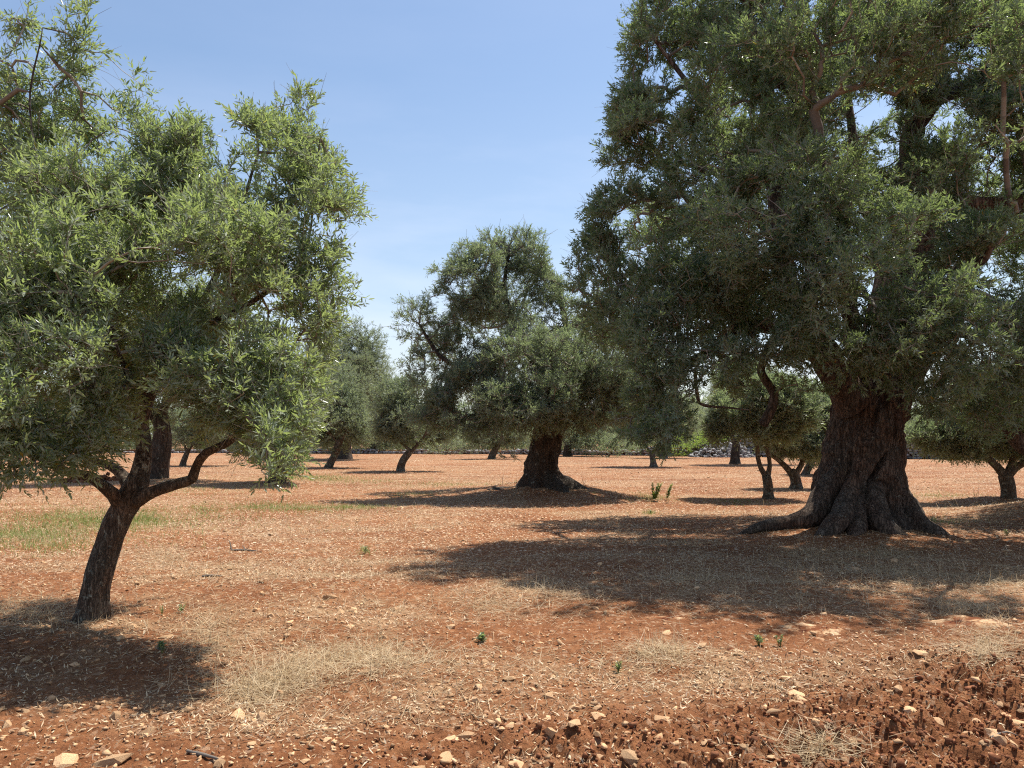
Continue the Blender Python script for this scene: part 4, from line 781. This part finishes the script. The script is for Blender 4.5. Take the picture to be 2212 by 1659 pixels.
# individual stones
RT = []
for k in range(16):
    V, F = hull_rock(rng, 18, rng.uniform(.4, .72)); me = bpy.data.meshes.new('stone')
    me.from_pydata([tuple(v) for v in V], [], [tuple(int(a) for a in f) for f in F]); me.materials.append(M_stone)
    at = me.attributes.new('tint', 'FLOAT', 'POINT'); at.data.foreach_set('value', np.full(len(V), rng.uniform(.2, 1), np.float32)); RT.append(me)
GS = 'loose limestone pieces lying on the red earth'
def stone(xx, yy, sz, label, k, squash=(1, 1, 1), yaw=0, grp=GS):
    o = bpy.data.objects.new('stone', RT[k % 16]); COL.objects.link(o)
    zz = float(ground_h(np.array([xx]), np.array([yy]))[0]); o.location = (xx, yy, zz + sz * .02 * squash[2]); o.scale = (sz * squash[0], sz * squash[1], sz * squash[2]); o.rotation_euler = (random.uniform(-.25, .25), random.uniform(-.25, .25), yaw)
    tag(o, label, 'stone', grp)
random.seed(4)
big = [(235, 1650, .085, 'large flat pale orange stone cut by the bottom edge at the left', (1.5, .9, .6), .4),
       (1045, 1432, .045, 'rounded cream stone alone left of the middle, beyond a straw patch', (1, 1, 1), .3), (1518, 1400, .055, 'brown blocky stone at the shade edge, right of centre', (1, .8, 1), 1.1),
       (1422, 1570, .065, 'pale angular stone in the clods, bottom centre right', (1, .7, .9), .8), (1722, 1510, .075, 'orange-brown pointed stone lying on bare soil, lower right', (1, .8, 1), 2),
       (2088, 1610, .075, 'cream wedge-shaped stone among dark clods, lower right', (1.1, .7, .9), .6), (2150, 1630, .085, 'big rusty brown stone beside the right edge, nearly soil coloured', (1, .9, 1), 1.9),
       (1600, 1420, .05, 'thin pale stone flake just in front of the flat bedrock', (1.4, .7, .5), 0), (850, 1318, .045, 'small cream stone standing out of the straw, left of centre', (1, .8, 1.2), .2),
       (1795, 1560, .05, 'yellowish stone chip under the pointed orange-brown one', (1, .9, .8), 1), (1240, 1600, .05, 'flat tan stone in the furrow at the bottom centre', (1.3, .8, .5), .9),
       (1850, 1228, .075, 'grey-white rounded stone in the big tree shade', (1.3, .9, .7), .1), (770, 1215, .05, 'rust-coloured stone on the sunny ground in the middle', (1, .9, .9), 0),
       (250, 1555, .05, 'upright cream stone in front of the left tree shade', (.7, .9, 1.3), .4)]
for i, (px, py, sz, lab, sq, yw) in enumerate(big):
    d = EYE * FPX / (py - HY); stone((px - CX) / FPX * d, d, sz, lab, i, sq, yw)
n = 0
while n < 270:
    x, y = wedge(rng, 1, 3.3, 13, 1.1); x, y = float(x[0]), float(y[0])
    if rng.uniform() > .35 + .6 * float(plough(np.array([x]), np.array([y]))[0]) + .25 * (y < 5): continue
    sz = rng.uniform(.018, .042) * (1 + .05 * y) * (1.5 if rng.uniform() < .12 else 1)
    stone(x, y, sz, 'small loose pale orange stone lying on the red earth', int(rng.integers(16)), (rng.uniform(.9, 1.4), rng.uniform(.7, 1), rng.uniform(.6, 1)), rng.uniform(0, 6.28)); n += 1

# flat bedrock slabs
def slab(px, py, rx, ry, hgt, label, seed):
    rg = np.random.default_rng(seed); d = EYE * FPX / (py - HY); cx = (px - CX) / FPX * d
    nr, ns = 16, 60; th = np.arange(ns) / ns * 2 * math.pi; u = np.stack([np.cos(th), np.sin(th), np.zeros(ns)], 1)
    ro = 1 + .45 * noise3(u * 1.6 + seed, seed) + .30 * noise3(u * 4.5 + seed, seed + 1) + .15 * noise3(u * 12 + seed, seed + 2)
    V = [[cx, d, 0]]; tt = [0]
    for k in range(1, nr + 1):
        t = k / nr
        for j in range(ns): V.append([cx + rx * ro[j] * t * u[j, 0], d + ry * ro[j] * t * u[j, 1], 0]); tt.append(t)
    V = np.array(V); tt = np.array(tt); q = V.copy(); q[:, 2] = seed
    V[:, 2] = ground_h(V[:, 0], V[:, 1], False) + hgt * (1 - tt ** 4) - .03 * tt ** 6 + noise3(q * 5, seed) * .016 + noise3(q * 18, seed) * .008 + np.round(noise3(q * 4, seed + 3) * 3) / 3 * .012 - .004
    F3 = np.array([[0, 1 + j, 1 + (j + 1) % ns] for j in range(ns)])
    F4 = np.array([[1 + k * ns + j, 1 + (k + 1) * ns + j, 1 + (k + 1) * ns + (j + 1) % ns, 1 + k * ns + (j + 1) % ns] for k in range(nr - 1) for j in range(ns)])
    o = mk('bedrock_slab', V, [F3, F4], M_slab, attrs={'tint': np.full(len(V), .75)}, loc=(cx, d, 0)); tag(o, label, 'rock', 'flat limestone outcrops level with the soil')
slab(1750, 1368, .36, .24, .016, 'long flat cream limestone outcrop at the shade edge, lower right', 41)
slab(1462, 1338, .26, .08, .012, 'narrow low limestone outcrop at the shade edge, centre right', 42)
slab(1585, 1406, .15, .07, .012, 'small flat limestone outcrop in front of the long one', 43)
slab(2085, 1345, .34, .34, .028, 'raised pale limestone outcrop near the right edge', 44)

# dry stone wall along the far side of the field
def wall():
    rg = np.random.default_rng(61); root = thing('dry_stone_wall', (20, 57, 0), 'grey dry stone wall along the far edge of the field, partly hidden by trees', 'wall')
    pos, size = [], []
    knots = np.array([[-55, 74, .3], [-20, 70, .3], [-4, 68, .3], [9, 62, .4], [14, 60, .8], [18, 57, 1.6], [30, 52, 1.95], [46, 48, 2.0]])
    for i in range(len(knots) - 1):
        a, b = knots[i], knots[i + 1]; Lg = np.linalg.norm(b[:2] - a[:2]); s = 0
        dirn = (b[:2] - a[:2]) / Lg
        H0 = 0
        for side in (-.22, .22):
            z = 0
            while z < max(a[2], b[2]):
                ch = rg.uniform(.13, .22); s = rg.uniform(0, .2)
                while s < Lg:
                    w = rg.uniform(.18, .42); H = a[2] + (b[2] - a[2]) * (s / Lg) + .1 * math.sin((s + a[0]) * 1.3)
                    if z + ch * .5 < H:
                        c = a[:2] + dirn * (s + w / 2); nx = np.array([-dirn[1], dirn[0]]); c = c + nx * (side + rg.normal() * .025)
                        pos.append([c[0], c[1], z + ch / 2 - .02]); size.append([w * .56, .22, ch * .60])
                    s += w
                z += ch
    pos, size = np.array(pos), np.array(size); yaw = -0.25
    o = scatter_rocks('stonework', pos - np.array([20, 57, 0]), size, M_wallst, 7, 1.0, 16, True, yaw=-.22, tilt=.06); o.parent = root
    V, F = [], []; off = 0
    for k in knots: V += [[k[0] - 20, k[1] - 57 - .12, -.1], [k[0] - 20, k[1] - 57 + .12, -.1], [k[0] - 20, k[1] - 57 + .12, k[2] * .88], [k[0] - 20, k[1] - 57 - .12, k[2] * .88]]
    for i in range(len(knots) - 1):
        b = i * 4; F += [[b, b + 4, b + 7, b + 3], [b + 3, b + 7, b + 6, b + 2], [b + 1, b + 2, b + 6, b + 5]]
    mk('rubble_core', np.array(V), [np.array(F)], M_clod, root, attrs={'tint': np.full(len(V), .3)})
wall()
def heap(px, py, d, rx, rz, n, label, mat, seed, sz, name='stone_heap'):
    rg = np.random.default_rng(seed); c = P(px, py, d); gz = 0.0; u = rg.uniform(-1, 1, (n, 2)); r = np.hypot(u[:, 0], u[:, 1]); u = u[r < 1]; r = r[r < 1]
    z = rg.uniform(0, 1, len(u)) ** .6 * rz * (1 - r ** 2) ; q = np.stack([c[0] + u[:, 0] * rx, d + u[:, 1] * rx * .55, z + gz + float(ground_h(np.array([c[0]]), np.array([d]), False)[0])], 1)
    o = scatter_rocks(name, q - np.array([c[0], d, 0]), rg.uniform(sz * .5, sz, len(q)), mat, seed, .65, 12); o.location = (c[0], d, 0); tag(o, label, 'stone heap')
heap(1565, 985, 57, 2.6, 1.15, 700, 'heap of pale grey field stones under the yellow-green shrub', M_wallst, 71, .26)
heap(205, 1040, 26.0, 1.4, .28, 160, 'low heap of brown stones in the shade behind the left trunk', M_clod, 72, .16)

# ------------------------------------------------------------------ litter, straw, grass
def ribbons(name, x, y, zoff, length, width, yaw, lift, bend, tintv, mat, segs=2, seed=0):
    n = len(x); rg = np.random.default_rng(seed); z = ground_h(x, y) + zoff
    d0 = np.stack([np.cos(yaw) * np.cos(lift), np.sin(yaw) * np.cos(lift), np.sin(lift)], 1); side = np.stack([-np.sin(yaw), np.cos(yaw), rg.normal(size=n) * .5], 1); side = nrm(side)
    V = np.zeros((n, (segs + 1) * 2, 3)); p = np.stack([x, y, z], 1); prof = {2: [.5, 1, .12], 3: [.8, 1, .7, .08]}[segs]
    hd = np.stack([np.cos(yaw), np.sin(yaw), np.zeros(n)], 1)
    for k in range(segs + 1):
        w = width * prof[k] * .5; V[:, 2 * k] = p - side * w[:, None]; V[:, 2 * k + 1] = p + side * w[:, None]
        if k < segs:
            a = lift + bend * (k + .5) / segs; dd = hd * np.cos(a)[:, None]; dd[:, 2] = np.sin(a)
            p = p + dd * (length / segs)[:, None]
    F0 = np.array([[2 * k, 2 * k + 1, 2 * k + 3, 2 * k + 2] for k in range(segs)]); m = (segs + 1) * 2
    F = (np.arange(n)[:, None, None] * m + F0[None]).reshape(-1, 4)
    return mk(name, V.reshape(-1, 3), [F], mat, attrs={'tint': np.repeat(tintv, m)})
rng = np.random.default_rng(5)
x1, y1 = wedge(rng, 120000, 3.0, 16, 1.0); m = litter_mask(x1, y1); k = rng.uniform(size=len(x1)) < .10 + .85 * m; x1, y1 = x1[k], y1[k]
x2, y2 = wedge(rng, 150000, 8, 60, .9); k = rng.uniform(size=len(x2)) < .35 + .65 * litter_mask(x2, y2); x2, y2 = x2[k], y2[k]
x = np.concatenate([x1, x2]); y = np.concatenate([y1, y2]); n = len(x); far = 1 + .035 * np.maximum(y - 6, 0)
tag(ribbons('leaf_litter', x, y, .004 + .004 * far, rng.uniform(.014, .046, n) * far, rng.uniform(.0045, .0095, n) * far, rng.uniform(0, 6.28, n), rng.normal(size=n) * .3 + .1, rng.normal(size=n) * .8 - .2, rng.uniform(0, 1, n) ** 1.1, M_litter, 2, 1),
    'dry curled olive leaves littering the red earth', 'leaf litter', kind='stuff')
# straw patches (x, y, rx, ry, count) measured in the picture
def patch(px, py, rx, ry, n, rg):
    h1 = np.clip(rg.standard_t(3, size=n), -5, 5) * .8; h2 = np.clip(rg.standard_t(3, size=n), -5, 5) * .8; d = EYE * FPX / np.maximum(py + h1 * ry - HY, 25); return (px + h2 * rx - CX) / FPX * d, d
straw = [(780, 1425, 130, 28, 2600), (560, 1490, 60, 25, 1300), (640, 1465, 60, 20, 700), (450, 1380, 50, 35, 900), (60, 1330, 90, 25, 1200), (1500, 1240, 90, 25, 1400), (1960, 1240, 110, 25, 1800), (2090, 1310, 90, 22, 1500), (1700, 1270, 140, 30, 1500),
         (1180, 1290, 120, 30, 1200), (2140, 1415, 60, 30, 1100), (1430, 1420, 60, 18, 900), (100, 1160, 90, 10, 900), (350, 1200, 60, 14, 900), (600, 1240, 200, 40, 1500), (1480, 1175, 60, 12, 500), (1330, 1085, 80, 8, 400), (1760, 1640, 40, 12, 500), (900, 1200, 200, 40, 1200),
         (1060, 1310, 60, 16, 500), (1640, 1060, 60, 6, 300), (130, 1040, 80, 5, 300), (780, 1100, 120, 12, 600), (900, 1055, 100, 8, 400), (1900, 1195, 60, 8, 700), (1745, 1200, 60, 10, 500), (2180, 1250, 60, 20, 700)]
xs, ys, fl = [], [], []
for (px, py, rx, ry, n) in straw:
    a, b = patch(px, py, rx, ry, int(n * 1.2), rng); xs.append(a); ys.append(b)
a, b = wedge(rng, 40000, 3.2, 30, 1.0); k = litter_mask(a, b) * (noise2(a, b, .9, 44) > -.1) > rng.uniform(size=len(a)) * 1.2; a, b = a[k], b[k]; xs.append(a); ys.append(b)
x, y = np.concatenate(xs), np.concatenate(ys); k = (y > 3) & (y < 60); x, y = x[k], y[k]; n = len(x); far = 1 + .03 * np.maximum(y - 6, 0)
stand = rng.uniform(size=n) < .13
tag(ribbons('dry_grass', x, y, .008, rng.uniform(.05, .20, n) * np.where(stand, 1.0, 1.1) * (1 + .02 * y), rng.uniform(.0018, .0036, n) * far, rng.uniform(0, 6.28, n), np.where(stand, rng.uniform(.4, 1.3, n), np.abs(rng.normal(size=n)) * .16 + .03), np.where(stand, rng.normal(size=n) * .5, rng.normal(size=n) * .35 - .12), rng.uniform(0, 1, n), M_straw, 3, 2),
    'patches of flattened straw-coloured dry grass', 'dry grass', kind='stuff')
green = [(250, 1125, 120, 14, 1500), (60, 1150, 70, 14, 2600), (180, 1120, 70, 12, 2400), (310, 1118, 30, 10, 1000), (120, 1178, 60, 8, 500), (440, 1100, 20, 8, 350), (570, 1095, 50, 7, 900), (640, 1098, 40, 5, 500), (750, 1096, 40, 3, 700), (690, 1033, 45, 4, 1500), (790, 1040, 60, 4, 500), (960, 1048, 50, 3, 500),
         (880, 1070, 30, 4, 250), (1405, 1078, 22, 4, 350), (1600, 1083, 20, 4, 150), (1400, 1108, 8, 2, 80), (790, 1190, 6, 4, 60), (2030, 1140, 30, 5, 120), (400, 1060, 60, 6, 500), (2020, 1070, 50, 6, 400)]
xs, ys = [], []
for (px, py, rx, ry, n) in green:
    a, b = patch(px, py, rx * 1.35, ry, int(n * 1.5), rng); xs.append(a); ys.append(b)
x, y = np.concatenate(xs), np.concatenate(ys); n = len(x); far = 1 + .03 * np.maximum(y - 6, 0)
tag(ribbons('green_grass', x, y, 0, rng.uniform(.03, .11, n), rng.uniform(.003, .006, n) * far, rng.uniform(0, 6.28, n), rng.uniform(.5, 1.4, n), rng.normal(size=n) * .5, rng.uniform(0, 1, n), M_green, 3, 3),
    'low patches of fresh green grass on the red earth', 'grass', kind='stuff')

# ------------------------------------------------------------------ single weeds, stalks, dead wood
def weed(px, py, h, label, seed, kind='green', leaves=40, name='weed', grp=None, stems=1, lw=.2, leaf=.05):
    rg = np.random.default_rng(seed); d = EYE * FPX / (py - HY); bx = (px - CX) / FPX * d; gz = float(ground_h(np.array([bx]), np.array([d]))[0]); b = np.array([bx, d, gz])
    root = thing(name, tuple(b), label, 'weed', grp); LVs, LTs, st = [], [], []
    G, GF = leaf_geo('near')
    for s in range(stems):
        top = b + np.array([rg.normal() * .18 * h, rg.normal() * .18 * h, h * rg.uniform(.75, 1)]); mid = (b + top) / 2 + rg.normal(size=3) * .04 * h
        st.append(loft([(*(b - [0, 0, .02]), .002 + .004 * h), (*mid, .0015 + .003 * h), (*top, .001)], 5, seed + s, 0, 0, step=.06))
        for k in range(leaves // stems):
            t = rg.uniform(.1, 1); p = (1 - t) * b + t * top; a = rg.uniform(0, 6.28); el = rg.uniform(.1, .9); dd = np.array([math.cos(a) * math.cos(el), math.sin(a) * math.cos(el), math.sin(el)]); w = nrm(np.cross(dd, [0, 0, 1.])); nn = np.cross(w, dd)
            sz = leaf * rg.uniform(.6, 1.2) * (1.2 - .7 * t); LVs.append(p + sz * G[:, :1] * dd + sz * lw * G[:, 1:2] * w + sz * lw * G[:, 2:3] * nn); LTs.append(rg.uniform(0, .8))
    V, F = merge(st); mk('stem', V, F, M_twig if kind == 'dry' else M_green, root, attrs={'tint': np.full(len(V), .3)}, loc=b)
    if LVs:
        LV = np.array(LVs); Fl = (np.arange(len(LV))[:, None, None] * 6 + GF[None]).reshape(-1, 4)
        mk('foliage', LV.reshape(-1, 3), [Fl], (M_leaf_bright if h > .3 else M_leaf_near) if kind == 'green' else M_litter, root, attrs={'tint': np.repeat(LTs, 6)}, loc=b)
GW = 'green weeds sprouting from the soil'
weed(1413, 1084, .50, 'tall green spire-shaped weed, left one of two beside the mound', 201, leaves=420, grp=GW, leaf=.10, stems=3, lw=.3)
weed(1440, 1080, .40, 'tall thin green weed, right one of two beside the mound', 202, leaves=260, grp=GW, leaf=.08, stems=2, lw=.3)
for i, (px, py, h, lab) in enumerate([(350, 1398 - 62, .10, 'tiny green weed by the left trunk foot, left of its pair'), (392, 1332, .11, 'tiny green weed by the left trunk, right of its pair'), (350, 1420, .11, 'bright green seedling in the front shade of the left tree'),
      (790, 1192, .13, 'small bushy green weed alone on the sunny earth in the middle'), (1725, 1140, .17, 'yellow-green weed at the big tree root'), (1405, 1108, .10, 'low pale green weed in front of the tall pair'), (1335, 1452, .10, 'small green weed right of the cream stone'),
      (1640, 1392, .10, 'slender weed between the flat outcrops'), (1685, 1395, .11, 'reddish green weed beside the long outcrop'), (2012, 1140, .16, 'bushy green weed right of the ancient trunk foot'), (2175, 1165, .12, 'small weed in the sun strip near the right edge'), (1040, 1390, .08, 'tiny weed in the bare soil at the centre')]):
    weed(px, py, h * .8, lab, 210 + i, leaves=50 + 15 * (i % 3), grp=GW, leaf=.03 + .008 * (i % 4), stems=3 + i % 4, lw=.2 + .08 * (i % 3))
for i, (px, py, h, n) in enumerate([(1085, 1048, .45, 3), (1230, 1058, .42, 5), (1262, 1062, .36, 4), (1118, 1075, .3, 3), (2110, 1098, .5, 2)]):
    labs = ['thin dry weed stalks at the left foot of the mound tree', 'spray of dry brown stalks right of the mound tree trunk', 'outer dry brown stalks on the right flank of the mound', 'short dry stalks on the front of the mound', 'lone thin dry sapling by the ridge, left of the knotty olive']
    weed(px, py, h, labs[i], 240 + i, 'dry', 30, 'dry_stalk', 'dry stalks standing in the field', n, .3, .035)
def stick(pts, r, label, name='fallen_branch', forks=()):
    w = []
    for (px, py, up) in pts:
        d = EYE * FPX / (py - HY); xx = (px - CX) / FPX * d; w.append((xx, d, float(ground_h(np.array([xx]), np.array([d]))[0]) + r * .9 + up, r))
    w[-1] = (*w[-1][:3], r * .4); parts = [loft(w, 8, 3, .08, .03, step=.03)]
    for (i, dx, dy, dz, rr) in forks:
        a = w[i]; parts.append(loft([(*a[:3], rr), (a[0] + dx * .5, a[1] + dy * .5, a[2] + dz * .6, rr * .8), (a[0] + dx, a[1] + dy, a[2] + dz, rr * .35)], 6, 9, .05, .02, step=.03))
    V, F = merge(parts); c = np.array(w[0][:3]); o = mk(name, V, F, M_twig, loc=c, attrs={'tint': np.full(len(V), .45)}); tag(o, label, 'branch', 'dead wood lying on the ground')
stick([(500, 1186, .0), (530, 1186, .01), (565, 1190, 0)], .012, 'dead forked grey twig standing up from the sunny ground, left of centre', forks=[(0, -.05, .05, .13, .011), (1, -.06, .05, .06, .008), (1, .06, -.03, .04, .006)])
stick([(436, 1247, 0), (455, 1246, 0), (480, 1247, 0)], .011, 'straight dark stick lying right of the leaning trunk')
stick([(405, 1629, .002), (440, 1640, .004), (478, 1652, 0)], .009, 'short thick brown stick near the bottom left')
stick([(2140, 1640, .02), (2175, 1632, .02), (2212, 1625, .01)], .004, 'thin pale reed lying across the clods at the right edge')
print('LEAVES', counts)
